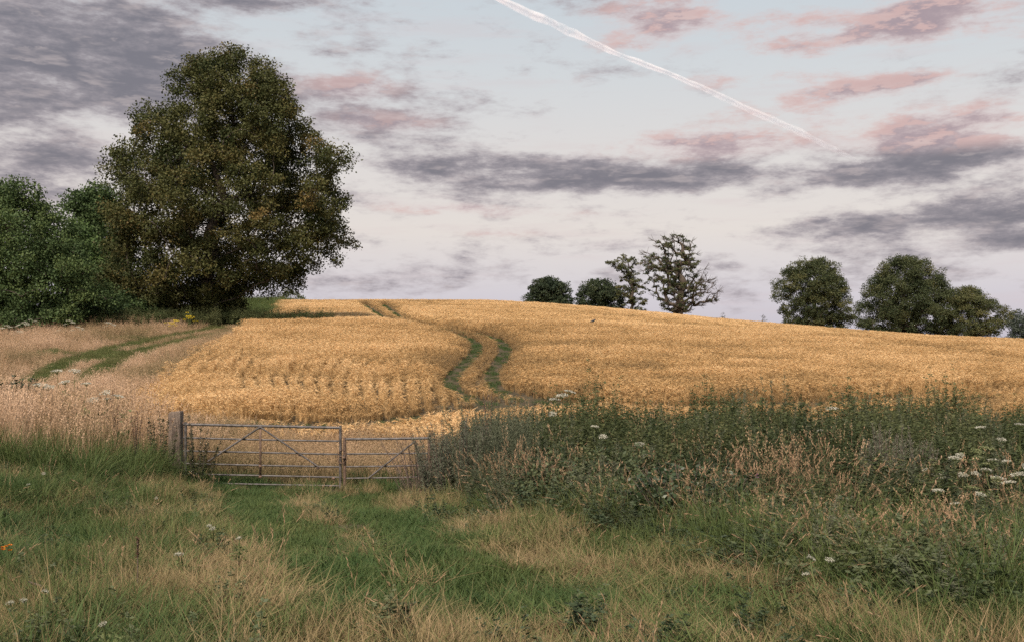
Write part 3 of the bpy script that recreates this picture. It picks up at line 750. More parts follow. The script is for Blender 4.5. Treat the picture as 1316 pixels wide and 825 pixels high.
# ------------------------------------------------------------------ trees
def make_tree(name, rows, Ypos, trunk_px, base_r, leafmat, label, nclump, nleaf, leaf, clump_r, bark='bark', depth=.85, group=None, seed=1, shell=.55, bare=None, thick=1.0, hidden=0.0, trunk_lean=0.0, flat=.75, tmean=.45, low_trunk=.35, fork=.72):
    """rows: (photo row, outline from, outline to); the crown is that outline turned into a round volume at distance Ypos."""
    rng = np.random.default_rng(seed)
    s = Ypos / F
    rows = np.array(sorted(rows), float)
    x0 = (trunk_px - CX) * s
    gz = float(ground(x0, Ypos))
    root = empty(name, (x0, Ypos, gz)); tag(root, label, 'tree', group)
    zt = EYE + (HY - rows[:, 0]) * s - gz                     # heights above the foot, falling
    lo = (rows[:, 1] - CX) * s - x0; hi = (rows[:, 2] - CX) * s - x0
    # clump centres
    C = []
    zmin, zmax = zt.min(), zt.max()
    zz_t, lo_t, hi_t = zt[::-1], lo[::-1], hi[::-1]
    need = nclump
    while need > 0:
        m = need * 3
        z = rng.uniform(zmin, zmax, m)
        a, b_ = np.interp(z, zz_t, lo_t), np.interp(z, zz_t, hi_t)
        wmax = (hi - lo).max() / 2
        ok = rng.uniform(0, 1, m) < (((b_ - a) / 2) / wmax) ** 1.3 + .16
        th = rng.uniform(0, 6.283, m); r = rng.uniform(0, 1, m) ** shell
        w = np.maximum((b_ - a) / 2 - clump_r * .38, .15)
        w = w * (1 + .09 * np.sin(3 * th + z * 9.0 / zmax + seed) + .07 * np.sin(5 * th - z * 17.0 / zmax))
        x = (a + b_) / 2 + w * r * np.cos(th); y = w * depth * r * np.sin(th)
        P = np.stack([x, y, z - clump_r * .3], 1)[ok][:need]
        C.append(P); need -= len(P)
    C = np.concatenate(C)
    # skeleton: trunk nodes, then every clump joins the nearest node that lies further in
    H = zmax
    nt = 10; tz = np.linspace(0, H * fork, nt)
    topx = np.interp(H * fork, zz_t, (lo_t + hi_t) / 2)
    tr = np.stack([topx * (tz / tz[-1]) ** 1.6 * .7 + rng.normal(0, .012, nt) * H * (tz > 0), rng.normal(0, .012, nt) * H * (tz > 0), tz], 1)
    nodes = list(tr); parent = [-1] + list(range(nt - 1))
    key = np.hypot(C[:, 0] - np.interp(C[:, 2], tz, tr[:, 0]), C[:, 1]) + .35 * np.maximum(0, C[:, 2] - tz[-1])
    order = np.argsort(key)
    arr = np.zeros((nt + len(C), 3)); arr[:nt] = tr; cnt = nt
    for i in order:
        c = C[i]; d = arr[:cnt] - c
        cost = np.linalg.norm(d, axis=1) + 1.1 * np.maximum(0, arr[:cnt, 2] - c[2] + .25 * np.hypot(d[:, 0], d[:, 1]))
        cost[:max(1, int(nt * low_trunk))] += 2.0
        j = int(np.argmin(cost)); arr[cnt] = c; parent.append(j); cnt += 1
    wt = np.ones(cnt)
    for i in range(cnt - 1, 0, -1): wt[parent[i]] += wt[i]
    rad = base_r * (wt / wt[0]) ** .52
    mt = MB()
    tube(mt, np.r_[[tr[0] - [0, 0, 1.0 + hidden]], tr], np.r_[base_r * 1.25, base_r * 1.25, rad[1:nt]], 9, 0)
    for i in range(nt, cnt):
        p, q = arr[parent[i]], arr[i]
        L = np.linalg.norm(q - p); t = np.array([0, .35, .7, 1.0])
        mid = p + (q - p) * t[:, None] + np.array([0, 0, .10 * L]) * np.sin(t * np.pi)[:, None] + rng.normal(0, .045 * L, (4, 3)) * np.array([0, 1, 1, 0])[:, None]
        r0 = min(rad[parent[i]] * .8, rad[i] * 1.35)
        tube(mt, mid, np.maximum(np.linspace(r0, rad[i] * .8, 4) * thick, .012), 5 if rad[i] > .05 else 4, 0, False)
    # bare twigs at the ends of dead limbs
    leafy = np.ones(len(C), bool)
    if bare is not None:
        pxs = CX + (C[:, 0] + x0) / s; pys = HY - (C[:, 2] + gz - EYE) / s
        leafy = ~bare(pxs, pys, rng)
        for c in C[~leafy]:
            out = np.array([c[0], c[1], .3 * H * .1]); out /= np.linalg.norm(out) + 1e-9
            for _ in range(7):
                dd = out + rng.normal(0, .6, 3); dd /= np.linalg.norm(dd)
                tube(mt, np.stack([c, c + dd * .45 + [0, 0, .05], c + dd * .95 + [0, 0, .22]]), [.035, .025, .012], 3, 0, False)
    mt.obj('trunk', M[bark], root, True)
    # leaves, in clumps
    Cl = C[leafy]
    cr = clump_r * rng.uniform(.65, 1.25, len(Cl))
    n = (nleaf * (cr / clump_r) ** 1.6).astype(int)
    idx = np.repeat(np.arange(len(Cl)), n)
    g = rng.normal(size=(len(idx), 3)); g /= np.linalg.norm(g, axis=1)[:, None]
    rr = rng.uniform(0, 1, len(idx)) ** .5
    off = g * (rr * cr[idx])[:, None] * np.array([1, 1, flat])
    # ragged: pull towards a few sprigs in each clump
    sp = rng.integers(0, 9, len(idx)); sg = np.random.default_rng(seed + 5).normal(size=(len(Cl), 9, 3)); sg /= np.linalg.norm(sg, axis=2)[..., None]
    off = off * .55 + sg[idx, sp] * (cr[idx] * .62)[:, None] * np.array([1, 1, flat])
    P = Cl[idx] + off
    D = g * .6 + rng.normal(0, .5, g.shape) + np.array([0, 0, -.15])
    ctint = rng.normal(tmean, .17, len(Cl))
    tint = np.clip(ctint[idx] + rng.normal(0, .09, len(idx)), 0, 1)
    Lf = leaf * rng.uniform(.6, 1.25, len(idx))
    mc = MB(); diamonds(mc, P, D, Lf, Lf * .72, tint, rng, .12)
    mc.obj('crown', M[leafmat], root)
    return root

make_tree('oak_tree', [(64, 268, 312), (72, 250, 335), (85, 228, 352), (100, 222, 372), (125, 212, 395), (150, 178, 408), (175, 160, 418), (200, 160, 436), (225, 142, 446), (250, 128, 458), (270, 122, 464), (290, 124, 458), (310, 128, 446), (330, 132, 436), (345, 134, 420), (358, 138, 395), (370, 142, 345), (385, 146, 322), (400, 152, 312), (410, 165, 300)],
          74, 262, .62, 'oak_leaf', 'huge spreading oak with brown tinged leaves standing alone above the field', 780, 350, .175, 1.15, seed=3, shell=.43, tmean=.36, low_trunk=.1, fork=.5)
make_tree('broadleaf_tree', [(232, -10, 30), (245, -40, 55), (262, -60, 72), (285, -75, 92), (310, -85, 110), (340, -90, 128), (370, -90, 146), (395, -90, 150), (414, -85, 140)],
          64, 20, .45, 'dark_leaf', 'dense dark green tree at the end of the tree line furthest from the oak', 400, 300, .155, 1.05, seed=5, shell=.48)
make_tree('broadleaf_tree', [(236, 112, 128), (245, 90, 150), (262, 80, 160), (285, 82, 165), (310, 90, 170), (350, 95, 175), (400, 95, 180)],
          92, 130, .40, 'dark_leaf', 'tall dark green tree rising behind between the oak and its neighbour', 230, 170, .24, 1.3, seed=7, shell=.5, tmean=.4)
make_tree('broadleaf_tree', [(285, 88, 104), (300, 82, 122), (325, 80, 145), (350, 80, 165), (385, 85, 185), (412, 90, 180)],
          76, 125, .30, 'mid_leaf', 'lower light green tree tucked beside the oak', 200, 200, .20, 1.0, seed=9, shell=.5, tmean=.45)
make_tree('distant_tree', [(369, 362, 376), (374, 352, 392), (380, 346, 402), (392, 345, 405), (410, 345, 405)], 185, 375, .3, 'far_leaf', 'distant tree crown peeping over the crest beneath the oak', 60, 70, .34, 1.0, seed=11, hidden=3)

make_tree('thicket_shrub', [(378, 96, 190), (392, 88, 215), (408, 86, 225), (418, 90, 222)], 71, 150, .2, 'dark_leaf', 'low dark thicket filling the gap beneath the oak and its neighbours', 90, 200, .18, .9, seed=12, shell=.6, tmean=.3)

# far side of the hill
make_tree('round_bush_tree', [(357, 692, 716), (362, 680, 728), (370, 674, 735), (380, 671, 738), (390, 671, 738), (402, 676, 735)], 158, 705, .25, 'bush_leaf', 'round dark bush on the crest standing furthest from the bare limbed oak', 230, 130, .24, .8, seed=13, group='trees on the hill crest', hidden=2)
make_tree('round_bush_tree', [(360, 758, 782), (366, 745, 795), (374, 738, 803), (384, 736, 808), (394, 736, 810), (406, 740, 806)], 157, 772, .25, 'bush_leaf', 'low round dark bush on the crest beside the slim oak', 230, 130, .24, .85, seed=14, group='trees on the hill crest', hidden=2, tmean=.5)
make_tree('slim_oak_tree', [(327, 798, 808), (333, 784, 818), (342, 780, 822), (350, 790, 822), (358, 795, 828), (365, 790, 836), (374, 783, 838), (384, 790, 834), (394, 800, 832), (402, 805, 830)],
          153, 812, .28, 'far_leaf', 'slim sparse oak on the crest between round bush and bare limbed oak', 130, 75, .20, .55, 'bark', seed=15, shell=.7, thick=1.8, group='trees on the hill crest', hidden=1, tmean=.6, flat=.55, fork=.5)
make_tree('old_oak_tree', [(301, 852, 880), (305, 840, 890), (313, 830, 896), (324, 824, 900), (336, 820, 906), (346, 816, 914), (356, 822, 922), (366, 836, 929), (374, 828, 930), (384, 832, 926), (392, 842, 905), (400, 856, 890)],
          151.5, 871, .62, 'far_leaf', 'old oak on the crest with thin crown and bare lower limbs', 380, 75, .20, .55, 'bark', seed=17, shell=.62, thick=2.0, group='trees on the hill crest', hidden=.5, tmean=.5, flat=.5, low_trunk=.5, fork=.36,
          bare=lambda x, y, r: ((x > 893) & (y > 346) & (r.uniform(0, 1, len(x)) < .85)) | (r.uniform(0, 1, len(x)) < np.where(y < 325, .45, .16)))
make_tree('broadleaf_tree', [(333, 1030, 1058), (339, 1012, 1074), (348, 1002, 1086), (360, 996, 1094), (374, 995, 1096), (388, 997, 1095), (402, 1000, 1090), (414, 1004, 1092), (424, 1006, 1096)],
          164, 1048, .45, 'far_leaf', 'round topped tree beyond the crest standing apart from the wide grove', 400, 210, .21, 1.1, seed=19, shell=.47, group='trees on the hill crest', hidden=4, tmean=.5)
make_tree('broadleaf_tree', [(328, 1152, 1176), (334, 1140, 1188), (344, 1125, 1204), (356, 1112, 1214), (370, 1104, 1220), (386, 1100, 1224), (402, 1100, 1226), (426, 1104, 1228)],
          166, 1160, .5, 'far_leaf', 'tallest and widest tree of the grove beyond the crest', 520, 220, .21, 1.2, seed=21, shell=.47, group='trees on the hill crest', hidden=4, tmean=.4)
make_tree('broadleaf_tree', [(369, 1228, 1254), (375, 1216, 1268), (385, 1210, 1280), (398, 1206, 1288), (412, 1206, 1292), (430, 1210, 1292)],
          163, 1246, .35, 'far_leaf', 'lower yellowish green tree leaning against the wide one in the grove', 270, 200, .20, 1.05, seed=23, shell=.48, group='trees on the hill crest', hidden=4, tmean=.62)
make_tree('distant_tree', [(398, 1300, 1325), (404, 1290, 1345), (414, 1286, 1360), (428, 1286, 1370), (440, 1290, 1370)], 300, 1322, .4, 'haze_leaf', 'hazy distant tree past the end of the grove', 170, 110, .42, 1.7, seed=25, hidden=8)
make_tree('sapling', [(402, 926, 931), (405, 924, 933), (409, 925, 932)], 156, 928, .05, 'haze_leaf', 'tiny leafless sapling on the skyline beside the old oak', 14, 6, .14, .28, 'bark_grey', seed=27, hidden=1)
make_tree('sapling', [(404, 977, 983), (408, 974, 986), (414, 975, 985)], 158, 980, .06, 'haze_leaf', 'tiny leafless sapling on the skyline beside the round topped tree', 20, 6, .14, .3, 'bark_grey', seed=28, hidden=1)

# ------------------------------------------------------------------ gate, hurdle and post
def build_gate():
    Yg = 18.8; s = Yg / F
    wx = lambda px: (px - CX) * s
    wz = lambda py: EYE + (HY - py) * s
    xl, xr = wx(236), wx(438)
    roll = (549.4 - 545.0) / (438 - 236)            # it sags a little towards its latch end
    zl = lambda py, x: wz(py) - 0 + (xr - x) * roll
    gb = float(ground((xl + xr) / 2, Yg))
    root = empty('field_gate', ((xl + xr) / 2, Yg, gb)); o0 = np.array(root.location)
    tag(root, 'long six bar tubular steel field gate hung beside the timber post', 'gate')
    rows = [549.4, 566.6, 583.5, 599.5, 613.0, 623.9]
    for i, py in enumerate(rows):
        mb = MB(); r = .025 if i == 0 else .0165
        t = np.linspace(0, 1, 9); x = xl + (xr - xl) * t
        z = zl(py, x) - .006 * np.sin(t * np.pi) * (i % 2)
        tube(mb, np.stack([x, np.full(9, Yg), z], 1) - o0, r, 8)
        mb.obj('bar', M['steel'], root, True)
    for px, nm in ((437.5, 'end_stile'), (238.5, 'end_stile')):
        mb = MB(); x = wx(px)
        tube(mb, np.array([[x, Yg, zl(546.5, x)], [x, Yg, zl(626.5, x)]]) - o0, .026, 8); mb.obj(nm, M['steel'], root, True)
    cx = wx(335)
    mb = MB(); box(mb, np.array([cx, Yg - .022, (zl(549.4, cx) + zl(613, cx)) / 2]) - o0, (.04, .010, zl(549.4, cx) - zl(613, cx))); mb.obj('centre_strap', M['rusty'], root)
    for pxe, pye in ((268, 596), (410, 600)):
        mb = MB(); xe = wx(pxe)
        tube(mb, np.array([[cx, Yg - .032, zl(550.5, cx)], [xe, Yg - .032, zl(pye, xe)]]) - o0, .018, 6); mb.obj('brace', M['steel'], root, True)
    for pxe, pye in ((385.5, 583.5), (409, 599.8), (429, 613), (335, 599.5), (335, 613)):
        mb = MB(); xe = wx(pxe); box(mb, np.array([xe, Yg - .028, zl(pye, xe) - .02]) - o0, (.055, .016, .05)); mb.obj('bracket', M['rusty'], root)
    mb = MB(); xh = wx(438)
    tube(mb, np.array([[xh - .02, Yg - .03, zl(586, xh)], [xh + .06, Yg - .03, zl(586, xh)], [xh + .065, Yg - .03, zl(583, xh)]]) - o0, .010, 6); mb.obj('latch', M['rusty'], root)
    for py in (548, 600):
        mb = MB(); box(mb, np.array([xl - .03, Yg, zl(py, xl)]) - o0, (.12, .022, .045)); mb.obj('hinge', M['rusty'], root)
    # smaller hurdle that closes the rest of the opening
    Yh = 18.78; xa, xb = wx(443.3), wx(552)
    root2 = empty('hurdle_gate', (wx(490), Yh, float(ground(wx(490), Yh)))); o1 = np.array(root2.location)
    tag(root2, 'short lower steel hurdle gate running into the mugwort', 'gate')
    for i, (pa, pb) in enumerate(((563.9, 562.6), (582.8, 581.8), (599.2, 597.4), (614.2, 612.0), (627.8, 626.0), (637.0, 635.6))):
        mb = MB(); r = .024 if i == 0 else .0155
        tube(mb, np.array([[xa, Yh, wz(pa)], [(xa + xb) / 2, Yh, (wz(pa) + wz(pb)) / 2 - .004], [xb, Yh, wz(pb)]]) - o1, r, 8); mb.obj('bar', M['steel'], root2, True)
    for x in (xa, xb):
        mb = MB(); tube(mb, np.array([[x, Yh, wz(561.5)], [x, Yh, wz(652)]]) - o1, .030, 8); mb.obj('upright', M['rusty'], root2, True)
    mb = MB(); tube(mb, np.array([[wx(474), Yh - .03, wz(613.5)], [wx(534), Yh - .03, wz(566)]]) - o1, .016, 6); mb.obj('brace', M['steel'], root2, True)
    mb = MB(); box(mb, np.array([wx(533.5), Yh - .03, wz(567.5)]) - o1, (.05, .02, .05)); mb.obj('bracket', M['rusty'], root2)
    # chain round both
    cr = empty('gate_chain', (wx(440.5), Yg - .06, wz(586))); oc = np.array(cr.location)
    tag(cr, 'dark chain and padlock tying the long gate to the hurdle', 'chain')
    nl = 15
    for k in range(nl):
        a = 6.283 * k / nl
        c = np.array([.085 * math.cos(a), .0 + .07 * math.sin(a * 1.0) * .3, .12 * math.sin(a)])
        tang = np.array([-.085 * math.sin(a), .02 * math.cos(a), .12 * math.cos(a)]); tang /= np.linalg.norm(tang)
        nrm = np.array([0, 1, 0]) if k % 2 else np.cross(tang, [0, 1, 0])
        th = np.linspace(0, 6.283, 9)
        mb = MB(); tube(mb, c + np.cos(th)[:, None] * tang * .027 + np.sin(th)[:, None] * nrm * .014, .0055, 5, 0, False); mb.obj('link', M['rusty'], cr, True)
    pl = MB(); box(pl, (.035, -.03, -.02), (.05, .022, .055)); pobj = pl.obj('padlock', M['rusty'], cr)
    th = np.linspace(0, np.pi, 8)
    sb = MB(); tube(sb, np.stack([.035 + .016 * np.cos(th), np.full(8, -.03), .008 + .028 * np.sin(th)], 1), .005, 5); sb.obj('shackle', M['steel'], pobj, True)
    # timber hanging post
    Yp = 18.82; x0, x1 = wx(217.5), wx(234.0); top = wz(528.5)
    gz = float(ground((x0 + x1) / 2, Yp)); pr = empty('gate_post', ((x0 + x1) / 2, Yp, gz))
    tag(pr, 'weathered grey timber gate post standing in the tall dry grass', 'post')
    h = top - gz; w = (x1 - x0) / 2
    mb = MB(); n = 16
    lev = np.array([-.5, 0, .3, .6, .9, h - .035, h - .008, h])
    inset = np.array([1, 1, .995, .99, .985, .98, .94, .86])
    a = np.linspace(0, 6.283, n, endpoint=False) + .2
    sq = np.stack([np.sign(np.cos(a)) * np.abs(np.cos(a)) ** .35, np.sign(np.sin(a)) * np.abs(np.sin(a)) ** .35], 1)
    V = np.concatenate([np.c_[sq * w * k + RNG.normal(0, .003, sq.shape), np.full(n, z) + (.012 * sq[:, 0] if z > h - .05 else 0)] for z, k in zip(lev, inset)])
    i = np.arange(len(lev) - 1)[:, None] * n; j = np.arange(n)[None, :]
    mb.add(V, np.stack([i + j, i + (j + 1) % n, i + n + (j + 1) % n, i + n + j], -1).reshape(-1, 4)); mb.add(V[-n:], np.arange(n)[None, :])
    mb.obj('shaft', M['timber'], pr)
    mb = MB(); tube(mb, np.array([[-.03, -w - .012, h - .17], [-.03, -w + .02, h - .17]]), .022, 8); mb.obj('bolt', M['rusty'], pr)
build_gate()

# ------------------------------------------------------------------ umbel flowers, yellow flowers and other single plants
M['umbel_white'] = leaf_mat('umbel_white', (.34, .34, .26), (.48, .46, .39), (.60, .58, .51), .3)
M['umbel_green'] = leaf_mat('umbel_stem', (.07, .09, .035), (.11, .13, .05), (.17, .17, .075), .2)
M['umbel_seed'] = leaf_mat('umbel_seed', (.10, .13, .05), (.17, .19, .085), (.26, .26, .14), .2)
M['yellow'] = leaf_mat('yellow_petal', (.55, .40, .02), (.65, .5, .03), (.7, .55, .05), .25)
M['orange'] = leaf_mat('orange_petal', (.40, .09, .015), (.55, .17, .02), (.62, .30, .03), .25)
M['purple'] = leaf_mat('purple_petal', (.20, .05, .22), (.28, .08, .30), (.35, .12, .36), .2)
M['stick'] = solid_mat('dead_stick', (.05, .038, .03), (.12, .09, .07), 20, .9, 0, .3)

def umbel_head(p, d, r, white=True, parent=None, dome=.22):
    """A flat-topped flower head: rays fan out of the stem to small posies."""
    rng = RNG; d = np.array(d, float); d /= np.linalg.norm(d)
    u = np.cross(d, [.3, .8, .1]); u /= np.linalg.norm(u); v = np.cross(d, u)
    k = 19; st = MB(); fl = MB()
    g = np.arange(k); rr = r * np.sqrt((g + .5) / k); th = g * 2.39996
    E_ = p + d * (r * .75 - dome * rr[:, None] ** 2 / r) + (np.cos(th) * rr)[:, None] * u + (np.sin(th) * rr)[:, None] * v
    for e in E_: tube(st, np.stack([p, p + (e - p) * .5 + d * r * .06, e]), [.0022, .0018, .0013], 3, .5, False)
    for e in E_:
        q = e + disk(9, r * .21)[:, :1] * u + disk(9, r * .21)[:, 1:2] * v + rng.normal(0, .004, (9, 1)) * d
        diamonds(fl, q, rng.normal(0, 1, (9, 3)) * .4 + u * rng.normal(0, 1, (9, 1)) + v * rng.normal(0, 1, (9, 1)), r * .19, r * .17, rng.uniform(0, 1, 9))
    h = st.obj('flower_head', M['umbel_green'], parent)
    fl.obj('florets', M['umbel_white' if white else 'umbel_seed'], h)

def umbel_plant(heads, Y, label, group, r=.085, name='hogweed_plant', white=1.0, foot=None):
    """heads: photo pixels of the flower heads; one plant, rooted under the first of them, at distance Y."""
    s = Y / F
    xs = [(px - CX) * s for px, _ in heads]; zs = [EYE + (HY - py) * s for _, py in heads]
    x0 = float(np.mean(xs)) if foot is None else (foot - CX) * s
    gz = float(ground(x0, Y)); zs = [max(z, gz + .12) for z in zs]
    root = empty(name, (x0, Y, gz)); tag(root, label, 'flower', group)
    zmin = min(zs) - gz
    st = MB(); fork = np.array([0, 0, max(zmin * .5, .05)])
    tube(st, np.array([[0, 0, -.1], [.01, 0, fork[2] * .5], fork]), [.010, .009, .008], 5, .2)
    for (x, z) in zip(xs, zs):
        dy = RNG.uniform(-.15, .15); e = np.array([x - x0, dy, z - gz]) - np.array([0, 0, r * .7])
        t = np.linspace(0, 1, 6)[:, None]
        c = fork + (e - fork) * t + np.array([(e[0] - fork[0]) * .25, 0, 0]) * np.sin(t * np.pi)
        tube(st, c, np.linspace(.007, .0035, 6), 4, .4, False)
        d = c[-1] - c[-2]; d = d / np.linalg.norm(d) + np.array([RNG.normal(0, .3), -.25 + RNG.normal(0, .25), .6])
        umbel_head(e, d, r * RNG.uniform(.8, 1.2), RNG.uniform() < white, root)
    st.obj('stem', M['umbel_green'], root)
    lf = MB(); nl = 10; q = min(1.0, zmin / .9)
    for k in range(nl):
        a = RNG.uniform(0, 6.28); z = RNG.uniform(.1, .7) * zmin
        D = np.array([math.cos(a), math.sin(a), .3]); c0 = np.array([0, 0, z])
        n = 9; C = c0 + q * (D * RNG.uniform(.08, .32, (n, 1)) + RNG.normal(0, .04, (n, 3)))
        diamonds(lf, C, D + RNG.normal(0, .5, (n, 3)), .11 * q, .05 * q, RNG.uniform(0, .6, n), fold=.1)
    lf.obj('foliage', M['umbel_green'], root)
    return root

for hd, Y, lb in (([(1264, 549), (1284, 563)], 13.0, 'tall two headed hogweed whose white top overlaps the barley'), ([(1308, 544), (1322, 552)], 12.6, 'tallest hogweed with a broad white head raised against the barley'),
                  ([(1205, 577), (1188, 590), (1170, 584)], 12.8, 'greenish hogweed standing next to the silvery wormwood'), ([(1232, 582), (1248, 577), (1262, 574), (1240, 592)], 12.0, 'hogweed with four white heads behind the rest of the flowering patch'),
                  ([(1262, 588), (1278, 590), (1270, 595)], 11.6, 'hogweed with three close white heads in the flowering patch'), ([(1292, 590), (1312, 596)], 11.4, 'hogweed with two spread heads at the outer side of the flowering patch'),
                  ([(1230, 588), (1246, 604), (1236, 607)], 11.0, 'hogweed with one head held above two lower ones'), ([(1275, 604), (1272, 612), (1288, 615)], 10.8, 'three headed hogweed leaning out of the flowering patch'),
                  ([(1196, 602), (1208, 610), (1218, 615)], 11.2, 'hogweed with three heads stepping down beside the dusty wormwood'), ([(1250, 626), (1256, 632)], 10.2, 'low hogweed with two touching heads below the flowering patch'),
                  ([(1237, 648), (1212, 630)], 9.6, 'lowest hogweed rising from the verge grass below the flowering patch'), ([(1300, 620), (1316, 610)], 10.4, 'low hogweed with two heads far from the wormwood')):
    umbel_plant(hd, Y, lb, 'hogweeds in front of the nettles', .062, white=.72)
for hd, Y, lb in (([(722, 507), (712, 513), (732, 503)], 18.6, 'three headed hogweed rising above the nettle tops against the barley'), ([(710, 529)], 17.5, 'single hogweed head just below the three headed one'),
                  ([(765, 548), (775, 560)], 15.0, 'small two headed hogweed in the nettles near the mugwort'), ([(822, 570), (830, 585)], 13.5, 'small two headed hogweed low in the nettles above the bramble'),
                  ([(1055, 552)], 15.5, 'small single hogweed head within the dark nettles'), ([(1068, 524)], 18.0, 'single hogweed head level with the nettle tops')):
    umbel_plant(hd, Y, lb, 'hogweeds among the nettles', .10 if Y > 17 else .06)
for hd, Y, lb in (([(76, 475), (98, 475)], 18.6, 'tallest hogweed on the dry bank with two broad white heads'), ([(82, 489), (110, 491)], 17.8, 'two headed hogweed just under the tallest one on the dry bank'),
                  ([(55, 494), (60, 497)], 18.2, 'hogweed with two touching heads on the dry bank'), ([(140, 502), (150, 508), (138, 511)], 18.4, 'three headed hogweed on the dry bank towards the timber post'),
                  ([(122, 512)], 17.4, 'low hogweed with a single head in the dry bank grass')):
    umbel_plant(hd, Y, lb, 'hogweeds on the dry bank', .11)
for hd, lb in (([(205, 637)], 'yarrow with one white head closest to the timber gate post'), ([(271, 673), (277, 676)], 'two headed yarrow in tan grass beside the wheel track'), ([(237, 708), (231, 710)], 'two headed yarrow between brown seed spike and wheel track'),
               ([(307, 691)], 'single headed yarrow at the very edge of the wheel track'), ([(62, 606)], 'yarrow against the long green grass under the dry bank'), ([(137, 797)], 'yarrow alone in the open meadow far from the track'), ([(36, 622)], 'yarrow near the dry bank well away from the gate post')):
    X_, Y_ = hit(hd[0][0], hd[0][1], .30)
    umbel_plant(hd, Y_, lb, 'yarrows in the meadow', .024, 'yarrow_plant')
X_, Y_ = hit(45, 768, .25)
umbel_plant([(12, 774), (30, 770), (50, 762)], Y_, 'pale umbel flower leaning over with yellowing leaves in the green meadow corner', None, .022, 'yarrow_plant', foot=62)
X_, Y_ = hit(1040, 725, .35)
umbel_plant([(1050, 722), (1062, 716), (1038, 738)], Y_, 'cream umbel flower low in the verge grass', None, .026, 'yarrow_plant')
LH = 'white flowering weed at the foot of the tree line'
for px, py, Y in ((8, 418, 58), (30, 414, 59), (22, 425, 57), (48, 427, 57.5), (75, 424, 58.5), (88, 412, 61), (38, 410, 60), (100, 420, 59.5), (140, 415, 62), (60, 432, 56.5)):
    umbel_plant([(px, py), (px + 6, py + 2), (px - 5, py + 4)], Y, LH, 'flowering weeds below the trees', .17, 'white_flower_weed')

def yellow_plant(px, py, Y, label):
    s = Y / F; x0 = (px - CX) * s; gz = float(ground(x0, Y)); z = EYE + (HY - py) * s - gz
    z = max(z, .6); root = empty('ragwort_plant', (x0, Y, gz)); tag(root, label, 'flower', 'ragworts by the oak')
    st = MB(); n = 12; hd = MB()
    for k in range(n):
        a = RNG.uniform(0, 6.28); e = np.array([math.cos(a) * RNG.uniform(.05, .55), math.sin(a) * .3, z + RNG.normal(0, .12)])
        tube(st, np.stack([[0, 0, 0], [e[0] * .3, e[1] * .3, z * .6], e]), [.012, .01, .006], 3, .5, False)
        q = e + RNG.normal(0, 1, (26, 3)) * [.07, .07, .02]
        diamonds(hd, q, RNG.normal(0, 1, (26, 3)) * [1, 1, .3], .045, .04, RNG.uniform(0, 1, 26))
    st.obj('stem', M['umbel_green'], root); hd.obj('flower_head', M['yellow'], root)
yellow_plant(243, 408, 66, 'bright yellow ragwort clump under the oak')
yellow_plant(220, 416, 64, 'smaller yellow ragwort clump a few paces from the oak')

def single(name, px, py, h_guess, label, cat, builder, Y=None):
    X, Y = hit(px, py, h_guess) if Y is None else ((px - CX) * Y / F, Y); gz = float(ground(X, Y))
    root = empty(name, (X, Y, gz)); tag(root, label, cat); builder(root, EYE + (HY - py) * Y / F - gz); return root
def orange_b(root, z):
    st = MB(); pet = MB()
    tube(st, np.array([[0, 0, 0], [.02, 0, z * .5], [0, 0, z]]), [.006, .005, .004], 5, .2)
    for k in range(5):
        c = np.array([RNG.uniform(-.035, .025), RNG.uniform(-.02, .02), z + RNG.uniform(-.025, .02)])
        a = np.linspace(0, 6.283, 9)[:-1]; D = np.stack([np.cos(a), np.sin(a) * .8, np.full(8, .25)], 1)
        diamonds(pet, c + D * .009, D, .020, .013, RNG.uniform(0, 1, 8))
    st.obj('stem', M['umbel_green'], root); pet.obj('petals', M['orange'], root)
single('orange_flower', 9, 703, .4, 'orange red flower cluster at the edge of the green meadow', 'flower', orange_b)
def thistle_b(root, z):
    st = MB(); pet = MB(); cup = MB()
    tube(st, np.array([[0, 0, 0], [.03, 0, z * .5], [0, 0, z]]), [.007, .006, .005], 5, .2)
    tube(cup, np.array([[0, 0, z], [0, 0, z + .015], [0, 0, z + .03]]), [.008, .018, .012], 7, .1)
    D = RNG.normal(0, .4, (40, 3)) + [0, 0, 1]
    diamonds(pet, np.array([0, 0, z + .03]) + D * .02, D, .05, .006, RNG.uniform(0, 1, 40))
    st.obj('stem', M['umbel_green'], root); cup.obj('flower_base', M['umbel_green'], root); pet.obj('petals', M['purple'], root)
single('thistle', 973, 617, 1.0, 'single purple thistle flower among the nodding grass', 'flower', thistle_b, 11.6)
def stick_b(root, z):
    mb = MB(); tube(mb, np.array([[0, 0, -.05], [.005, 0, z * .6], [-.01, 0, z], [-.10, .02, z + .02]]), [.010, .009, .008, .005], 5); mb.obj('stick', M['stick'], root)
single('bent_twig', 55, 752, .22, 'dark bent twig sticking out of the green meadow grass', 'twig', stick_b)
def spike_b(root, z):
    mb = MB(); tube(mb, np.array([[0, 0, 0], [.0, 0, z]]), [.004, .004], 5); mb.obj('stem', M['stick'], root)
    hd = MB(); C = np.stack([RNG.normal(0, .006, 60), RNG.normal(0, .006, 60), RNG.uniform(z - .12, z + .02, 60)], 1); diamonds(hd, C, RNG.normal(0, 1, (60, 3)), .018, .012, RNG.uniform(0, 1, 60)); hd.obj('seed_head', M['dock'], root)
single('dock_spike', 177, 693, .45, 'single dark brown seed spike in the meadow', 'plant', spike_b)

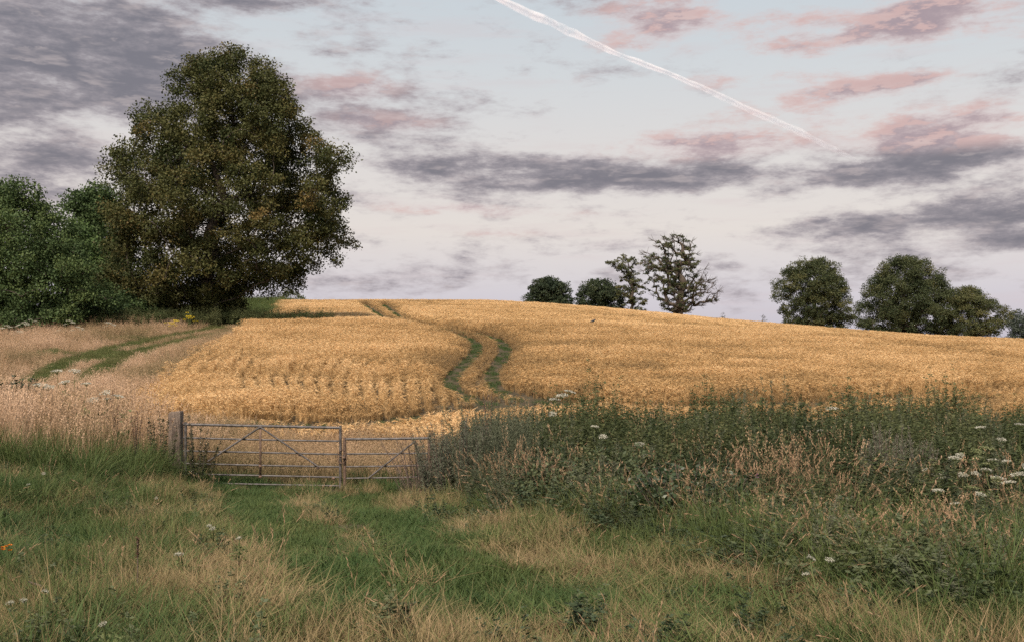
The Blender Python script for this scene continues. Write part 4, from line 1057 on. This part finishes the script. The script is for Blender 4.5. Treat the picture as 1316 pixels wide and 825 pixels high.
# dock stems with rusty seed heads
def dock(px, py, Y, label, group):
    s = Y / F; x0 = (px - CX) * s; gz = float(ground(x0, Y)); z = EYE + (HY - py) * s - gz
    root = empty('dock_plant', (x0, Y, gz)); tag(root, label, 'plant', group)
    st = MB(); hd = MB()
    for k in range(4):
        a = RNG.uniform(0, 6.28); ln = RNG.uniform(.02, .16); zz = z * RNG.uniform(.75, 1.0)
        P = np.array([[0, 0, 0], [math.cos(a) * ln * .4, math.sin(a) * ln * .4, zz * .6], [math.cos(a) * ln, math.sin(a) * ln, zz]])
        tube(st, P, [.008, .006, .003], 4, .4, False)
        t = RNG.uniform(.5, 1.0, 90)[:, None]; C = P[1] + (P[2] - P[1]) * ((t - .6) / .4) + RNG.normal(0, .016, (90, 3))
        diamonds(hd, C, RNG.normal(0, 1, (90, 3)), .022, .016, RNG.uniform(0, 1, 90))
    st.obj('stem', M['stick'], root); hd.obj('seed_head', M['dock_solid'], root)
M['dock_solid'] = leaf_mat('dock_seed_solid', (.075, .040, .026), (.15, .082, .052), (.22, .125, .08), .1)
for px, py, Y, lb in ((628, 500, 18.2, 'tallest rusty dock spiking out of the mugwort against the barley'), (860, 545, 15.5, 'rusty dock standing within the nettles above the bramble bush'), (1010, 575, 13.0, 'rusty dock behind the purple thistle'),
                      (945, 590, 13.0, 'rusty dock between the bramble bush and the purple thistle'), (1165, 640, 9.5, 'rusty dock in the verge grass below the silvery wormwood'), (1215, 655, 9.0, 'rusty dock beside the lowest hogweed in the verge grass'), (1147, 640, 9.2, 'rusty dock paired with another below the silvery wormwood')):
    dock(px, py, Y, lb, 'docks on the weed bank')
for px, py, Y in ((35, 500, 17.4), (65, 505, 17.6), (175, 515, 17.6), (150, 500, 18.4)):
    dock(px, py, Y, 'dock with dark brown seed spikes in the dry bank grass', 'docks on the dry bank')

# shrubs that stand out by themselves
def shrub(name, px, Yc, w, h, mat, label, nstem, leaf, ratio, nodes, seed, up=.2, cat='bush', d=.8, lean=.28, tint=(0, .9)):
    x0 = (px - CX) * Yc / F; gz = float(ground(x0, Yc))
    root = empty(name, (x0, Yc, gz)); tag(root, label, cat)
    mb = MB(); st = MB()
    for k in range(nstem):
        p = disk(1, 1.0)[0] * [w * .36, w * .36 * d, 0]
        az = math.atan2(p[1], p[0]) + RNG.normal(0, .5); rr = np.hypot(p[0], p[1]) / (w * .36)
        hh = h * (1 - .35 * rr ** 2) * RNG.uniform(.75, 1.05)
        stem_leaves(mb, p, hh, lean * (.3 + rr), az, nodes, leaf, ratio, up, 2, .3, tint, .0035, .45)
        t = np.linspace(0, 1, 5); le = lean * (.3 + rr) * hh
        tube(st, np.stack([p[0] + np.cos(az) * le * t ** 1.6, p[1] + np.sin(az) * le * t ** 1.6, hh * t], 1), np.linspace(.007, .003, 5), 4, 0, False)
    mb.obj('foliage', mat, root); st.obj('stems', M['stick'], root)
M['bramble'] = leaf_mat('bramble_leaf', (.016, .030, .014), (.032, .055, .024), (.075, .10, .045), .2, .45, spec=.4)
M['wormwood'] = leaf_mat('wormwood_leaf', (.085, .095, .065), (.15, .155, .115), (.24, .225, .18), .2)
M['sprig'] = leaf_mat('sprig_leaf', (.030, .036, .018), (.055, .060, .028), (.10, .085, .045), .2)
M['purple_grass'] = leaf_mat('purple_grass_seed', (.13, .085, .075), (.20, .135, .115), (.28, .20, .16), .2)
shrub('bramble_bush', 885, 10.9, 1.7, .80, M['bramble'], 'dark leafy bramble bush at the front of the weed bank', 90, .085, .62, 14, 1, .05, lean=.5)
shrub('bramble_bush', 740, 13.2, 1.6, .85, M['bramble'], 'dark leafy bramble bush half hidden behind pinkish nodding grass', 70, .085, .62, 14, 2, .05, lean=.5)
shrub('wormwood_bush', 1140, 12.2, .62, 1.12, M['wormwood'], 'pale silvery wormwood clump beside the hogweeds', 34, .055, .16, 60, 3, .8, lean=.1)
shrub('wormwood_bush', 1178, 11.8, .50, 1.0, M['wormwood'], 'smaller dusty wormwood clump touching the silvery one', 26, .055, .16, 60, 4, .8, lean=.1)
shrub('mugwort_bush', 585, 16.2, 1.5, 1.45, M['wormwood'], 'grey green mugwort bush hiding the end of the hurdle gate', 70, .07, .22, 60, 5, .5, lean=.22, tint=(-.3, .35))
shrub('purple_weed', 540, 17.6, 1.2, 1.15, M['purple_grass'], 'thin purplish dead weed leaning over the hurdle gate', 40, .05, .10, 34, 6, .7, lean=.55, cat='weed')
shrub('sprig_weed', 252, 18.3, .75, 1.25, M['sprig'], 'dark leafy sprigs growing up through the gate beside its post', 9, .055, .5, 40, 7, .5, lean=.22, cat='weed')
shrub('sprig_weed', 210, 18.2, .45, 1.40, M['sprig'], 'dark leafy sprigs hugging the outside of the timber post', 7, .055, .5, 40, 8, .5, lean=.12, cat='weed')
shrub('dark_bush', 10, 30, 2.2, 1.1, M['bramble'], 'dark green bush in the rough grass behind the dry bank', 60, .14, .6, 14, 10, .1, lean=.4)

# ------------------------------------------------------------------ bird and contrail
def build_bird():
    X, Y = hit(762, 413, .85)
    gz = float(ground(X, Y)); z0 = EYE + (HY - 413) * Y / F
    root = empty('crow', (X, Y, z0)); tag(root, 'small black crow perched on the barley below the crest', 'bird')
    mb = MB()
    P = np.array([[-.20, 0, -.05], [-.14, 0, -.02], [-.06, 0, .0], [.03, 0, .03], [.09, 0, .075], [.125, 0, .11], [.15, 0, .115], [.175, 0, .11], [.215, 0, .10]])
    tube(mb, P, [.012, .03, .062, .072, .052, .040, .036, .016, .004], 8); mb.obj('body', M['feather'], root, True)
    for sgn in (-1, 1):
        w = MB(); tube(w, np.array([[.06, sgn * .06, .05], [-.05, sgn * .07, .01], [-.20, sgn * .03, -.04]]), [.02, .03, .008], 6); w.obj('wing', M['feather'], root, True)
        l = MB(); tube(l, np.array([[.0, sgn * .025, -.04], [.0, sgn * .025, -.16]]), [.008, .006], 5); l.obj('leg', M['feather'], root)
build_bird()

def build_contrail():
    m = bpy.data.materials.new('ice_trail'); m.use_nodes = True
    t = m.node_tree; t.nodes.clear(); b = NB(t)
    out = b.node('ShaderNodeOutputMaterial'); tr = b.node('ShaderNodeBsdfTransparent'); di = b.node('ShaderNodeBsdfDiffuse'); tl = b.node('ShaderNodeBsdfTranslucent')
    for n in (di, tl): n.inputs[0].default_value = (.97, .95, .94, 1)
    mx0 = b.node('ShaderNodeMixShader'); mx0.inputs[0].default_value = .5; b.l.new(di.outputs[0], mx0.inputs[1]); b.l.new(tl.outputs[0], mx0.inputs[2])
    at = b.node('ShaderNodeAttribute', attribute_name='tint')
    tc = b.node('ShaderNodeTexCoord')
    n1 = b.noise(tc.outputs['Object'], .0016, 6, .6)
    lw = b.node('ShaderNodeLayerWeight'); lw.inputs[0].default_value = .5
    soft = b.m('SUBTRACT', 1.0, lw.outputs['Facing'])
    a = b.m('MULTIPLY', b.m('MULTIPLY', b.smooth(soft, .0, .85), at.outputs['Fac']), b.smooth(n1, .28, .6), clamp=True)
    mx = b.node('ShaderNodeMixShader'); b.l.new(a, mx.inputs[0]); b.l.new(tr.outputs[0], mx.inputs[1]); b.l.new(mx0.outputs[0], mx.inputs[2]); b.l.new(mx.outputs[0], out.inputs[0])
    ALT = 9000.0
    def up(px, py):
        Y = ALT / ((HY - py) / F); return np.array([(px - CX) / F * Y, Y, EYE + ALT])
    K = np.array([up(*p) for p in ((560, -36), (640, 0), (712, 31), (780, 64), (860, 96), (940, 130), (1010, 162), (1060, 186), (1125, 218))])
    s = np.linspace(0, len(K) - 1, 90); P = np.stack([np.interp(s, np.arange(len(K)), K[:, i]) for i in range(3)], 1)
    rng = np.random.default_rng(3)
    wob = np.convolve(rng.normal(0, 1, 110), np.ones(8) / 8, 'same')[:90]
    P[:, 0] += wob * 60; P[:, 2] += np.roll(wob, 20) * 50
    R = np.interp(s, [0, 1, 2.3, 2.8, 5, 6.5, 8], [85, 85, 125, 85, 115, 130, 100]) * (1 + .25 * np.convolve(rng.normal(0, 1, 100), np.ones(4) / 4, 'same')[:90])
    al = np.interp(s, [0, 2, 4, 6, 7, 8], [.92, .92, .85, .72, .55, .0])
    mb = MB(); c = P.mean(0)
    tube(mb, P - c, R, 14, np.repeat(al, 14), False)
    o = mb.obj('contrail', m, None, True, c); tag(o, 'white aircraft vapour trail slanting across the evening sky', 'contrail')
build_contrail()
